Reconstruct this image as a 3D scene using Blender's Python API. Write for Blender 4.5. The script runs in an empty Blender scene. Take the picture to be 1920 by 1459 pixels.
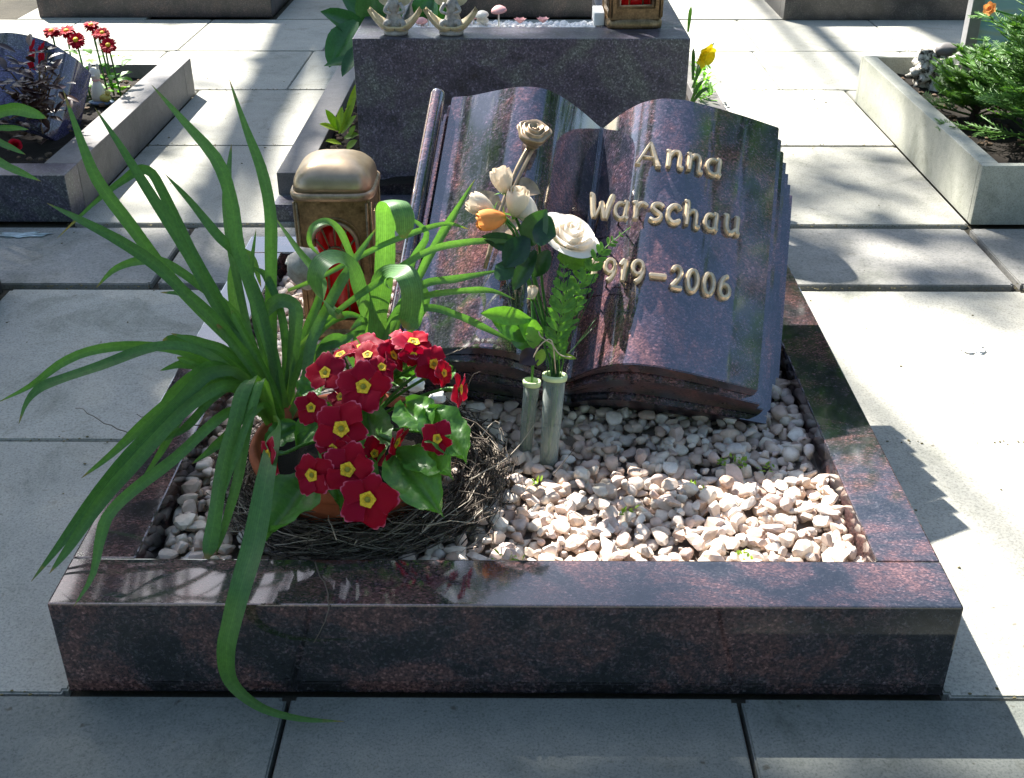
import bpy, bmesh, math, random
import numpy as np
from mathutils import Vector, Matrix, noise
random.seed(7); rng = np.random.default_rng(7)
sc = bpy.context.scene; COL = sc.collection

# ------------------------------------------------------------------ camera
FPX, PIT, YAW, ROLL, HC = 2115.5, .5164, .0096, -.0018, 1.0
cF = Vector((-math.sin(YAW)*math.cos(PIT), math.cos(YAW)*math.cos(PIT), -math.sin(PIT)))
cX0 = Vector((math.cos(YAW), math.sin(YAW), 0)); cU0 = cX0.cross(cF)
cX = cX0*math.cos(ROLL)+cU0*math.sin(ROLL); cU = cU0*math.cos(ROLL)-cX0*math.sin(ROLL)
cam = bpy.data.cameras.new('camera'); camo = bpy.data.objects.new('camera', cam); COL.objects.link(camo)
cam.sensor_width = 36; cam.lens = FPX/1920*36; cam.clip_start = .02; cam.clip_end = 500
M = Matrix((cX, cU, -cF)).transposed().to_4x4(); M.translation = (0, 0, HC); camo.matrix_world = M
sc.camera = camo

# ------------------------------------------------------------------ light
AZ, EL = math.radians(34.6), math.radians(46.5)
S = Vector((-math.sin(AZ)*math.cos(EL), math.cos(AZ)*math.cos(EL), math.sin(EL)))
w = bpy.data.worlds.new('World'); sc.world = w; w.use_nodes = True
wn = w.node_tree.nodes; wl = w.node_tree.links
sky = wn.new('ShaderNodeTexSky'); sky.sky_type = 'NISHITA'; sky.sun_disc = False
sky.sun_elevation = EL; sky.sun_rotation = -AZ; sky.air_density = 1.0; sky.dust_density = 1.2; sky.ozone_density = 1.0
bg = wn['Background']; wl.new(sky.outputs[0], bg.inputs[0]); bg.inputs[1].default_value = .076
sun = bpy.data.lights.new('sun', 'SUN'); sun.energy = 5.0; sun.angle = math.radians(.53); sun.color = (1, .955, .88)
suno = bpy.data.objects.new('sun', sun); COL.objects.link(suno); suno.rotation_euler = S.to_track_quat('Z', 'Y').to_euler()
sc.view_settings.view_transform = 'Standard'; sc.view_settings.look = 'None'
sc.view_settings.exposure = 2.0; sc.view_settings.gamma = 1
sc.render.engine = 'CYCLES'

# ------------------------------------------------------------------ helpers
def ray(u, v): return cX*((u-960)/FPX) - cU*((v-729.5)/FPX) + cF
def az(u, v, z): d = ray(u, v); return Vector((0, 0, HC)) + d*((z-HC)/d.z)
def ay(u, v, y): d = ray(u, v); return Vector((0, 0, HC)) + d*(y/d.y)

def org(parent):
    o = Vector((0, 0, 0))
    while parent is not None: o += parent.location; parent = parent.parent
    return o
def link(name, me, mat, parent=None, loc=None):
    o = bpy.data.objects.new(name, me); COL.objects.link(o)
    if mat is not None and not me.materials: me.materials.append(mat)
    if parent is not None: o.parent = parent
    if loc is not None: o.location = loc
    return o
def vf(name, V, F, mat, parent=None, smooth=True, base=None, cols=None):
    """mesh object from world-space vertices; base = its own origin in world space"""
    V = [Vector(p) for p in V]; po = org(parent)
    b = Vector(base) if base is not None else (po.copy() if parent is not None else Vector((0, 0, 0)))
    me = bpy.data.meshes.new(name); me.from_pydata([tuple(p-b) for p in V], [], F)
    if smooth: me.polygons.foreach_set('use_smooth', [True]*len(me.polygons))
    if cols is not None:
        a = me.color_attributes.new('Col', 'FLOAT_COLOR', 'POINT')
        a.data.foreach_set('color', np.array([(c, c, c, 1) if not isinstance(c, tuple) else (*c, 0, 1)[:4] for c in cols], dtype=np.float32).ravel())
    me.update()
    return link(name, me, mat, parent, b-po if parent is not None else b)
def thing(name, label, cat, loc=(0, 0, 0), group=None):
    o = bpy.data.objects.new(name, None); COL.objects.link(o); o.location = loc; o.empty_display_size = .05
    o['label'] = label; o['category'] = cat
    if group: o['group'] = group
    return o
def tag(o, label, cat, group=None):
    o['label'] = label; o['category'] = cat
    if group: o['group'] = group
    return o
def bm_vf(bm):
    bm.verts.index_update(); V = [v.co.copy() for v in bm.verts]; F = [[v.index for v in f.verts] for f in bm.faces]; bm.free(); return V, F
def box(x0, x1, y0, y1, z0, z1, bev=.003, seg=2):
    bm = bmesh.new(); bmesh.ops.create_cube(bm, size=1)
    for v in bm.verts: v.co = Vector(((x0+x1)/2+v.co.x*(x1-x0), (y0+y1)/2+v.co.y*(y1-y0), (z0+z1)/2+v.co.z*(z1-z0)))
    if bev: bmesh.ops.bevel(bm, geom=bm.edges[:], offset=bev, segments=seg, profile=.6, affect='EDGES')
    return bm_vf(bm)
def join(parts):
    V = []; F = []
    for v, f in parts:
        n = len(V); V += list(v); F += [[i+n for i in q] for q in f]
    return V, F
def catmull(P, n):
    P = [Vector(p) for p in P]; Q = [P[0]*2-P[1]]+P+[P[-1]*2-P[-2]]; out = []
    tot = len(P)-1
    for k in range(n):
        t = k/(n-1)*tot; i = min(int(t), tot-1); t -= i
        a, b, c, d = Q[i], Q[i+1], Q[i+2], Q[i+3]
        out.append(.5*((2*b)+(c-a)*t+(2*a-5*b+4*c-d)*t*t+(3*b-a-3*c+d)*t*t*t))
    return out
def tube(P, R, sides=6, cap=True):
    P = [Vector(p) for p in P]; n = len(P)
    if not hasattr(R, '__len__'): R = [R]*n
    V = []; F = []; ref = Vector((0.13, .21, .97))
    for i in range(n):
        t = (P[min(i+1, n-1)]-P[max(i-1, 0)]).normalized()
        if i == 0:
            a = t.cross(ref); a = a.normalized() if a.length > 1e-3 else t.orthogonal().normalized()
        else: a = (a-t*a.dot(t)).normalized()
        b = t.cross(a)
        for k in range(sides):
            an = 2*math.pi*k/sides; V.append(P[i]+(a*math.cos(an)+b*math.sin(an))*R[i])
    for i in range(n-1):
        for k in range(sides):
            k2 = (k+1) % sides; F.append([i*sides+k, i*sides+k2, (i+1)*sides+k2, (i+1)*sides+k])
    if cap: F.append(list(range(sides))[::-1]); F.append([(n-1)*sides+k for k in range(sides)])
    return V, F
def lathe(prof, c, n=24, ax=Vector((0, 0, 1))):
    c = Vector(c); q = Vector((0, 0, 1)).rotation_difference(ax); V = []; F = []
    for r, z in prof:
        for k in range(n):
            a = 2*math.pi*k/n; V.append(c+q @ Vector((r*math.cos(a), r*math.sin(a), z)))
    for i in range(len(prof)-1):
        for k in range(n):
            k2 = (k+1) % n; F.append([i*n+k, i*n+k2, (i+1)*n+k2, (i+1)*n+k])
    return V, F
def blade(P, W, n=26, face=None, side=None, cup=.18, twist=0., tip=1.6, wbase=.6, blunt=False):
    """strap leaf: 5 points across, gently channelled; W = full width"""
    C = catmull(P, n); V = []; F = []; prev = None; W = W*(.74 if W < .0262 and side is None and not (blunt and W > .03) else .92)
    for i, p in enumerate(C):
        t = (C[min(i+1, n-1)]-C[max(i-1, 0)]).normalized()
        view = Vector(face) if face is not None else (Vector((0, -.1, HC))-p).normalized()
        s = t.cross(view)
        if side is not None: sv = Vector(side); s = sv-t*sv.dot(t)
        s = s.normalized() if s.length > .12 or prev is None else prev
        if prev is not None:
            if s.dot(prev) < 0: s = -s
            s = (s*.5+prev*.5); s = (s-t*s.dot(t)).normalized()
        prev = s
        u = i/(n-1)
        s2 = Matrix.Rotation(twist*u, 3, t) @ s; nn = s2.cross(t)
        k = (wbase+(1-wbase)*min(1, u*3.))
        if blunt: k *= min(1, (1-u)*14+.25)
        else: k *= min(1, ((1-u)*tip*2.2)**.75+.02)
        h = W*.5*k*(1+.05*math.sin(u*23+P[0][0]*40+len(P)))
        for j in (-2, -1, 0, 1, 2):
            x = j/2; V.append(p+s2*h*x+nn*(h*cup*(x*x*1.3-.45)+h*.10*x*math.sin(u*17+P[-1][0]*50)))
    for i in range(n-1):
        for j in range(4): F.append([i*5+j, i*5+j+1, (i+1)*5+j+1, (i+1)*5+j])
    return V, F
def leaf(c, d, up, Ln, Wd, curl=.15, n=7, wave=0., notch=False):
    """broad leaf from base c along d, normal up"""
    c = Vector(c); d = Vector(d).normalized(); up = Vector(up); s = d.cross(up).normalized(); up = s.cross(d)
    V = []; F = []
    for i in range(n):
        u = i/(n-1); wd = Wd*.5*(math.sin(math.pi*min(1, u*.93+.05))**.75)*(1.15-.25*abs(u-.55))
        if i == n-1: wd *= .2
        p = c+d*Ln*u-up*Ln*curl*u*u
        for j in (-2, -1, 0, 1, 2):
            x = j/2; V.append(p+s*wd*x+up*(abs(x)*wd*.28+wave*Wd*math.sin(u*13+x*3)*abs(x)))
    for i in range(n-1):
        for j in range(4): F.append([i*5+j, i*5+j+1, (i+1)*5+j+1, (i+1)*5+j])
    return V, F
_ico = None
def ico(sub):
    bm = bmesh.new(); bmesh.ops.create_icosphere(bm, subdivisions=sub, radius=1); return bm_vf(bm)
def blob(c, r, sub=3, amp=.15, fr=1.5, seed=0):
    V, F = ico(sub); c = Vector(c); r = Vector(r) if hasattr(r, '__len__') else Vector((r, r, r)); out = []
    for v in V:
        k = 1+amp*noise.noise(v*fr+Vector((seed*3.1, seed*1.7, 0))); out.append(c+Vector((v.x*r.x, v.y*r.y, v.z*r.z))*k)
    return out, F

def veinleaf(c, d, up, Ln, Wd, curl=.12, seed=0):
    """crinkled oval leaf with midrib groove and side veins"""
    c = Vector(c); d = Vector(d).normalized(); up = Vector(up); s = d.cross(up).normalized(); up = s.cross(d); n, m = 22, 13; V = []; F = []
    for i in range(n):
        u = i/(n-1); wd = Wd*.5*max(.03, math.sin(math.pi*min(1, u**.85*.98+.01)))**.62
        for j in range(m):
            x = j/((m-1)/2)-1
            e = 1+.05*math.sin(u*31+seed)*abs(x)**4
            h = -.10*abs(1-abs(x))**6*Wd + .028*Wd*math.sin((u*1.0-abs(x)*.22)*44)*(1-x*x)**.5*min(1, abs(x)*4) + .10*Wd*noise.noise(Vector((u*3, x*2, seed))) + .16*abs(x)**1.5*Wd + .05*Wd*math.sin(u*17+seed*2)*abs(x)**3
            V.append(c+d*(Ln*u-Ln*.05*abs(x)*u)+s*wd*x*e+up*(h-Ln*curl*u*u))
    for i in range(n-1):
        for j in range(m-1): F.append([i*m+j, i*m+j+1, (i+1)*m+j+1, (i+1)*m+j])
    return V, F

# ------------------------------------------------------------------ materials
class NT:
    def __init__(s, name, rough=.5, spec=.5):
        s.m = bpy.data.materials.new(name); s.m.use_nodes = True; s.t = s.m.node_tree; s.b = s.t.nodes['Principled BSDF']
        s.b.inputs['Roughness'].default_value = rough; s.b.inputs['Specular IOR Level'].default_value = spec
        s.tc = s.t.nodes.new('ShaderNodeTexCoord')
        s.geo = s.t.nodes.new('ShaderNodeNewGeometry')
    def n(s, ty, **kw):
        x = s.t.nodes.new(ty)
        for k, v in kw.items():
            if k[0] == '_': setattr(x, k[1:], v)
            else: x.inputs[k.replace('_', ' ')].default_value = v
        return x
    def l(s, a, b): s.t.links.new(a, b)
    def noise(s, scale, detail=4, rough=.6, dist=0, vec=None, world=True):
        x = s.n('ShaderNodeTexNoise', Scale=scale, Detail=detail, Roughness=rough, Distortion=dist)
        s.l(vec if vec is not None else (s.geo.outputs['Position'] if world else s.tc.outputs['Object']), x.inputs['Vector']); return x.outputs['Fac']
    def mapv(s, scale=(1, 1, 1), rot=(0, 0, 0), world=True):
        x = s.n('ShaderNodeMapping'); x.inputs['Scale'].default_value = scale; x.inputs['Rotation'].default_value = rot
        s.l(s.geo.outputs['Position'] if world else s.tc.outputs['Object'], x.inputs['Vector']); return x.outputs[0]
    def ramp(s, fac, stops, interp='LINEAR'):
        x = s.n('ShaderNodeValToRGB'); r = x.color_ramp; r.interpolation = interp
        while len(r.elements) > 1: r.elements.remove(r.elements[0])
        r.elements[0].position = stops[0][0]; r.elements[0].color = (*stops[0][1], 1)
        for p, c in stops[1:]: e = r.elements.new(p); e.color = (*c, 1)
        s.l(fac, x.inputs[0]); return x.outputs[0]
    def mix(s, a, b, fac, bt='MIX'):
        x = s.n('ShaderNodeMix', _data_type='RGBA', _blend_type=bt)
        for sock, v in ((x.inputs[0], fac), (x.inputs[6], a), (x.inputs[7], b)):
            if hasattr(v, 'is_linked') or hasattr(v, 'links'): s.l(v, sock)
            else: sock.default_value = v if not isinstance(v, tuple) else (*v[:3], 1)
        return x.outputs[2]
    def math(s, op, a, b=0.):
        x = s.n('ShaderNodeMath', _operation=op)
        for i, v in ((0, a), (1, b)):
            if hasattr(v, 'links'): s.l(v, x.inputs[i])
            else: x.inputs[i].default_value = v
        return x.outputs[0]
    def col(s, c):
        if isinstance(c, tuple): s.b.inputs['Base Color'].default_value = (*c, 1)
        else: s.l(c, s.b.inputs['Base Color'])
        return s
    def bump(s, h, strength=.3, dist=.001):
        x = s.n('ShaderNodeBump', Strength=strength, Distance=dist); s.l(h, x.inputs['Height']); s.l(x.outputs[0], s.b.inputs['Normal']); return s
    def rand(s):
        oi = s.n('ShaderNodeObjectInfo'); a = s.math('ADD', oi.outputs['Random'], s.geo.outputs['Random Per Island']); return s.math('FRACT', a)
def G(*c): return tuple(c)
def set_(m, **kw):
    for k, v in kw.items(): m.b.inputs[k.replace('_', ' ')].default_value = v

def granite(name, red=1., rough=.1, stretch=(1, 1, 1), rot=(0, 0, 0), scale=1., dark=1., blue=1., coat=.3, cior=1.5, cry=330):
    m = NT(name, rough, .55); v = m.mapv(stretch, rot)
    m = NT(name, rough, .55); v = m.mapv(stretch, rot)
    big = m.noise(3.6*scale, 4, .55, 1.6, v); mid = m.noise(24*scale, 7, .72, 1.4, v); fine = m.noise(210, 4, .75, .3, m.mapv((1, 2., 1), rot)); fine2 = m.noise(420, 2, .8, 0, m.mapv((1, .8, 1.2), (.3, .5, .2)))
    k = m.math('ADD', m.math('MULTIPLY', big, .60), m.math('ADD', m.math('MULTIPLY', mid, .33), m.math('MULTIPLY', fine, .07)))
    d = dark
    base = m.ramp(k, [(.36, G(.010*d, .011*d, .012*d)), (.44, G(.020*d, .021*d, .024*d*blue)), (.49, G(.034*d+.008*red*d, .032*d, .036*d*blue)), (.55, G(.038*d+.042*red*d, .041*d, .040*d*(.5+.5*blue))), (.66, G(.055*d+.085*red*d, .066*d, .060*d))])
    sp = m.ramp(fine, [(.38, G(.35, .35, .38)), (.5, G(.9, .9, .92)), (.60, G(1.6, 1.55, 1.5)), (.70, G(2.9, 2.8, 2.7))])
    c = m.mix(base, sp, .6, 'MULTIPLY')
    vo = m.n('ShaderNodeTexVoronoi', Scale=cry); m.l(m.mapv((1, 1.5, 1), (rot[0]+.2, rot[1], rot[2]+.5)), vo.inputs['Vector'])
    sv = m.n('ShaderNodeSeparateColor'); m.l(vo.outputs['Color'], sv.inputs[0])
    cr = m.ramp(sv.outputs[0], [(0, G(.30, .30, .34)), (.35, G(.62, .6, .62)), (.7, G(1.15, 1.05, 1.02)), (.9, G(1.9, 1.75, 1.7)), (1, G(3.0, 2.9, 2.9))])
    c = m.mix(c, cr, .55, 'MULTIPLY')
    fl = m.ramp(fine2, [(.64, G(0, 0, 0)), (.74, G(.06, .055, .06))]); c = m.mix(c, fl, 1., 'ADD')
    m.col(c)
    r = m.math('ADD', m.math('MULTIPLY', mid, .06), rough-.03); m.l(r, m.b.inputs['Roughness'])
    m.b.inputs['Coat IOR'].default_value = cior; m.b.inputs['Coat Weight'].default_value = coat; m.b.inputs['Coat Roughness'].default_value = max(.03, rough*.6)
    return m.m
GR_KERB = granite('kerb_granite', .8, .07, (1, 1.8, 1.2), (0, 0, .35), 1.35, dark=1.2, coat=.6, cior=1.7)
GR_BOOK = granite('book_granite', .95, .10, (1.3, 1, .8), (.2, .3, .4), 1.1, dark=1.55, blue=1.25, coat=1., cior=2.0)
GR_EDGE = granite('book_edge_granite', .9, .28, (1.3, 1, .8), (.2, .3, .4), 1.6, dark=1.0, blue=1.2, coat=0)
GR_BOX = granite('box_granite', 0., .42, (1, 1, 1), (0, .2, .4), 1.3, dark=2.2, blue=1.25, coat=0, cry=260)
GR_FARBROWN = granite('brown_granite', .4, .35, (1, 1, 1), (0, 0, .4), 1.2, dark=1.1, coat=0)
GR_BLACK = granite('black_granite', .1, .3, (1, 1, 1), (0, 0, .4), 1.5, dark=.9, coat=0)

def stone(name, c0, c1, sc_=30, rough=.85, bumpd=.0012, speck=True, rnd=.12, stain=1.):
    m = NT(name, rough, .3); a = m.noise(sc_, 6, .65); f = m.noise(sc_*9, 3, .75); l = m.noise(1.7, 5, .6, .4); f2 = m.noise(sc_*22, 2, .6)
    c = m.ramp(m.math('ADD', m.math('MULTIPLY', a, .35), m.math('MULTIPLY', l, .65)), [(.32, c0), (.66, c1)])
    if speck: c = m.mix(c, m.ramp(f, [(.3, G(.55, .55, .55)), (.48, G(1, 1, 1)), (.7, G(1.22, 1.2, 1.16))]), .9, 'MULTIPLY')
    if speck: c = m.mix(c, m.ramp(m.noise(sc_*2.3, 2, .4), [(.2, G(.45, .4, .33)), (.29, G(1, 1, 1))]), .8, 'MULTIPLY')
    if stain: c = m.mix(c, m.ramp(m.noise(4.5, 7, .75, 1.), [(.34, G(.66, .68, .64)), (.46, G(.95, .95, .94)), (.56, G(1, 1, 1)), (.68, G(1.12, 1.09, 1.04))]), .85*stain, 'MULTIPLY')
    if stain: c = m.mix(c, m.ramp(m.noise(13, 3, .5, .5), [(.25, G(.7, .67, .6)), (.31, G(1, 1, 1))]), .7*stain, 'MULTIPLY')
    oi = m.n('ShaderNodeObjectInfo'); t = m.math('ADD', m.math('MULTIPLY', oi.outputs['Random'], rnd), 1-rnd*.5)
    c = m.mix(c, t, 1., 'MULTIPLY')
    m.col(c); m.bump(m.math('ADD', f, m.math('MULTIPLY', f2, .6)), .5, bumpd); return m.m
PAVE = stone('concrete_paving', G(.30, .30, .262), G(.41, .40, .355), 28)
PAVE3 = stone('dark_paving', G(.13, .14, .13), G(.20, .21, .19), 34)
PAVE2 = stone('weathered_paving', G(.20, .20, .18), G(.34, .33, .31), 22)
JOINT = stone('joint_dirt', G(.03, .027, .02), G(.08, .07, .05), 60, .95, .003, rnd=0)
GROUND = stone('ground_soil', G(.05, .06, .03), G(.12, .12, .07), 8, .95, .003, rnd=0)
KGREY = stone('grey_kerb_stone', G(.10, .092, .09), G(.21, .20, .195), 45, .55, .0008)
KLIGHT = stone('light_kerb_stone', G(.30, .31, .26), G(.46, .46, .40), 40, .75, .0008)
GBASE = stone('gravel_base', G(.16, .13, .11), G(.34, .28, .24), 90, .95, .004, rnd=0)
SOIL = stone('soil', G(.008, .006, .005), G(.026, .02, .014), 70, .95, .006, rnd=0)

def simple(name, c, rough=.5, spec=.5, var=.25, sc_=60, bump=0., metal=0., world=True):
    m = NT(name, rough, spec); f = m.noise(sc_, 5, .65, world=world)
    m.col(m.mix(tuple(x*(1-var) for x in c), tuple(min(1, x*(1+var)) for x in c), m.ramp(f, [(.3, G(0, 0, 0)), (.7, G(1, 1, 1))])))
    if bump: m.bump(f, bump, .001)
    m.b.inputs['Metallic'].default_value = metal; return m
def plantm(name, c0, c1, rough=.42, trans=.35, stripes=0, vein=0.):
    m = NT(name, rough, .45); r = m.rand(); f = m.noise(35, 4, .6)
    k = m.math('ADD', m.math('MULTIPLY', r, .55), m.math('MULTIPLY', f, .45))
    c = m.ramp(k, [(.2, c0), (.8, c1)]); f3 = m.noise(210, 3, .7)
    c = m.mix(c, m.ramp(f3, [(.3, G(.75, .75, .7)), (.6, G(1.08, 1.08, 1.))]), .8, 'MULTIPLY')
    if stripes:
        at = m.n('ShaderNodeAttribute', _attribute_name='Col'); sx = m.n('ShaderNodeSeparateColor'); m.l(at.outputs['Color'], sx.inputs[0])
        x = m.math('ADD', m.math('MULTIPLY', sx.outputs[0], 62.), m.math('MULTIPLY', m.noise(14, 2, .5), 3.)); w_ = m.math('SINE', x)
        mid_ = m.ramp(m.math('ABSOLUTE', m.math('SUBTRACT', sx.outputs[0], .5)), [(0, G(1.28, 1.22, 1.1)), (.05, G(1.05, 1.05, 1.05)), (.10, G(1, 1, 1)), (.5, G(.86, .9, .86))])
        c = m.mix(c, mid_, .8, 'MULTIPLY'); c = m.mix(c, m.ramp(w_, [(0, G(.88, .89, .88)), (.7, G(1.05, 1.04, 1.03))]), .8, 'MULTIPLY')
        # paler towards the base, scorched at the very tip, a few blemishes
        c = m.mix(c, G(.22, .33, .11), m.ramp(sx.outputs[1], [(.0, G(.5, .5, .5)), (.25, G(0, 0, 0))]))
        tipf = m.math('ADD', sx.outputs[1], m.math('MULTIPLY', m.math('SUBTRACT', m.noise(55, 3, .6), .5), .16))
        c = m.mix(c, G(.26, .17, .07), m.ramp(tipf, [(.955, G(0, 0, 0)), (.99, G(.85, .85, .85))]))
        c = m.mix(c, G(.30, .27, .12), m.ramp(m.noise(42, 4, .7), [(.735, G(0, 0, 0)), (.78, G(.6, .6, .6))]))
        m.bump(m.math('ADD', w_, m.math('MULTIPLY', m.noise(70, 3, .6), 3.)), .25, .0005)
    m.col(c)
    if not stripes: m.bump(m.noise(90, 3, .6), .25, .0008)
    # light passing through the blade
    tr = m.n('ShaderNodeBsdfTranslucent'); c2 = m.mix(c, G(1.6, 1.9, .5), 1., 'MULTIPLY'); m.l(c2, tr.inputs[0])
    ms = m.n('ShaderNodeMixShader'); ms.inputs[0].default_value = trans; m.l(m.b.outputs[0], ms.inputs[1]); m.l(tr.outputs[0], ms.inputs[2])
    out = m.t.nodes['Material Output']; m.l(ms.outputs[0], out.inputs[0]); return m.m
LEAF_D = plantm('daffodil_leaf', G(.055, .15, .05), G(.115, .26, .065), .42, .35, 1)
LEAF_T = plantm('tulip_leaf', G(.075, .17, .075), G(.13, .26, .09), .42, .3, 1)
LEAF_P = plantm('primula_leaf', G(.04, .13, .025), G(.09, .24, .04), .4, .25)
LEAF_R = plantm('rose_leaf', G(.012, .045, .02), G(.04, .11, .03), .3, .2)
LEAF_Y = plantm('yellow_leaf', G(.13, .25, .02), G(.3, .42, .04), .45, .35)
LEAF_F = plantm('fern_leaf', G(.09, .22, .03), G(.18, .38, .055), .45, .35)
LEAF_C = plantm('conifer_leaf', G(.045, .13, .03), G(.14, .28, .06), .5, .2)
LEAF_TREE = plantm('tree_leaf', G(.03, .08, .015), G(.08, .17, .03), .5, .3)
LEAF_DK = plantm('dark_leaf', G(.02, .008, .01), G(.06, .025, .02), .28, .1)
STEMB = simple('brown_stem', G(.16, .1, .05), .7).m
BARK = simple('bark', G(.09, .07, .05), .9, .2, .5, 12, .8).m
def petalm(name, c, edge, trans=.3, tints=(G(.92, .92, .92), G(1.05, 1., .98))):
    m = NT(name, .55, .15); at = m.n('ShaderNodeAttribute', _attribute_name='Col'); f = m.noise(160, 3, .6, world=False); r = m.rand()
    cc = m.mix(tuple(x*.8 for x in c), c, f); cc = m.mix(cc, m.mix(*tints, r), 1., 'MULTIPLY')
    cc = m.mix(cc, edge, m.ramp(at.outputs['Fac'], [(.90, G(0, 0, 0)), (.98, G(.7, .7, .7))])); m.col(cc)
    tr = m.n('ShaderNodeBsdfTranslucent'); m.l(m.mix(cc, G(1.3, 1.2, 1.1), 1., 'MULTIPLY'), tr.inputs[0]); ms = m.n('ShaderNodeMixShader'); ms.inputs[0].default_value = trans
    m.l(m.b.outputs[0], ms.inputs[1]); m.l(tr.outputs[0], ms.inputs[2]); m.l(ms.outputs[0], m.t.nodes['Material Output'].inputs[0]); return m.m
PETAL = petalm('primula_petal', G(.34, .001, .018), G(.7, .16, .26), .22, (G(.82, .95, 1.35), G(1.12, 1., .9)))
PET_W = petalm('white_petal', G(.93, .92, .86), G(.93, .92, .85), .3)
PET_PK = petalm('blush_petal', G(.88, .83, .70), G(.8, .62, .5), .25)
PET_O = petalm('orange_petal', G(.92, .45, .14), G(.9, .5, .1), .3)
PET_Y = petalm('yellow_petal', G(.95, .85, .03), G(.9, .7, .1), .3)
PET_RD = petalm('daisy_red_petal', G(.5, .003, .02), G(.6, .05, .1), .1)
EYE = simple('flower_eye', G(.65, .42, .02), .6, .3, .4, 300).m
EYE_G = simple('flower_throat', G(.22, .2, .02), .6, .3, .4, 300).m
TERRA = simple('terracotta', G(.33, .085, .035), .75, .3, .25, 40, .2).m
def bronze(name, c=G(.30, .21, .12), rough=.38, patina=True):
    m = NT(name, rough); m.b.inputs['Metallic'].default_value = .85; f = m.noise(45, 6, .7); g = m.noise(220, 3, .6)
    m.col(m.mix(m.ramp(f, [(.3, tuple(x*.35 for x in c)), (.5, c), (.75, tuple(x*1.45 for x in c))]), m.ramp(g, [(.3, G(.7, .7, .7)), (.7, G(1.1, 1.1, 1.1))]), 1., 'MULTIPLY'))
    m.l(m.math('ADD', m.math('MULTIPLY', f, .3), rough-.15), m.b.inputs['Roughness']); m.bump(g, .15, .0008); return m.m
BRONZE = bronze('lantern_bronze', G(.27, .185, .10), .42); BRZ_LID = simple('lid_bronze', G(.42, .32, .21), .34, .6, .3, 12, .05, .75).m
BRZ_LET = simple('letter_bronze', G(.62, .50, .34), .3, .6, .25, 90, 0, .45).m; BRZ_ROSE = simple('rose_bronze', G(.34, .25, .16), .36, .6, .45, 60, 0, .6).m
BRZ_DARK = simple('letter_side_bronze', G(.06, .04, .025), .5, .5, .3, 80, 0, .7).m
RED = simple('red_lamp_plastic', G(.75, .008, .012), .22, .5, .15, 30); set_(RED, Transmission_Weight=.25); RED = RED.m
WHITE = simple('white_plaster', G(.8, .8, .78), .6, .4, .05).m
CREAM = simple('cream_resin', G(.72, .68, .58), .45, .5, .08).m
RESIN = simple('grey_resin', G(.33, .31, .28), .55, .4, .4, 70, .4).m
RESIN_O = simple('ochre_resin', G(.5, .42, .25), .5, .4, .3, 70, .4).m
YEL = simple('yellow_resin', G(.6, .5, .12), .5).m
BLUE = simple('blue_resin', G(.15, .2, .3), .5).m
ALU = simple('aluminium', G(.45, .45, .47), .35, .5, .12, 30, 0, .7).m
RIMG = simple('green_plastic', G(.52, .66, .36), .4, .5, .06).m
TWIG = NT('twig', .75, .3); TWIG.col(TWIG.ramp(TWIG.rand(), [(0, G(.025, .018, .014)), (.4, G(.07, .055, .043)), (.75, G(.17, .14, .11)), (1, G(.40, .35, .28))])); TWIG = TWIG.m
PINK = simple('pink_petal', G(.8, .42, .4), .5, .3, .2).m
PEB = NT('quartz_pebble', .55, .4)
_r = PEB.rand(); _n = PEB.noise(70, 5, .65)
_c = PEB.ramp(_r, [(0, G(.42, .30, .24)), (.1, G(.64, .54, .45)), (.25, G(.80, .72, .62)), (.5, G(.62, .47, .38)), (.68, G(.84, .78, .70)), (.85, G(.48, .40, .37)), (1, G(.66, .50, .42))])
PEB.col(PEB.mix(_c, PEB.ramp(_n, [(.3, G(.72, .66, .6)), (.6, G(1.05, 1.03, 1.02))]), .9, 'MULTIPLY')); PEB.bump(_n, .35, .001); PEB = PEB.m
def glassm(name, tint, alpha=.8, rough=.05):
    m = NT(name, rough, .5); m.col(tint); tp = m.n('ShaderNodeBsdfTransparent'); tp.inputs[0].default_value = (.93, .97, .93, 1)
    lw = m.n('ShaderNodeLayerWeight', Blend=.35); f = m.math('ADD', m.math('MULTIPLY', lw.outputs['Facing'], .7), 1-alpha)
    ms = m.n('ShaderNodeMixShader'); m.l(f, ms.inputs[0]); m.l(tp.outputs[0], ms.inputs[1]); m.l(m.b.outputs[0], ms.inputs[2]); m.l(ms.outputs[0], m.t.nodes['Material Output'].inputs[0]); return m.m
TUBE = glassm('clear_plastic', G(.42, .46, .44), .82, .12)
PANEL = NT('tinted_panel', .25, .5); PANEL.col(PANEL.ramp(PANEL.noise(5, 3, .5, 1., PANEL.mapv((.3, .3, 2.5))), [(.35, G(.30, .58, .55)), (.5, G(.5, .7, .66)), (.58, G(.7, .7, .25)), (.66, G(.45, .65, .6))])); PANEL = PANEL.m

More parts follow.
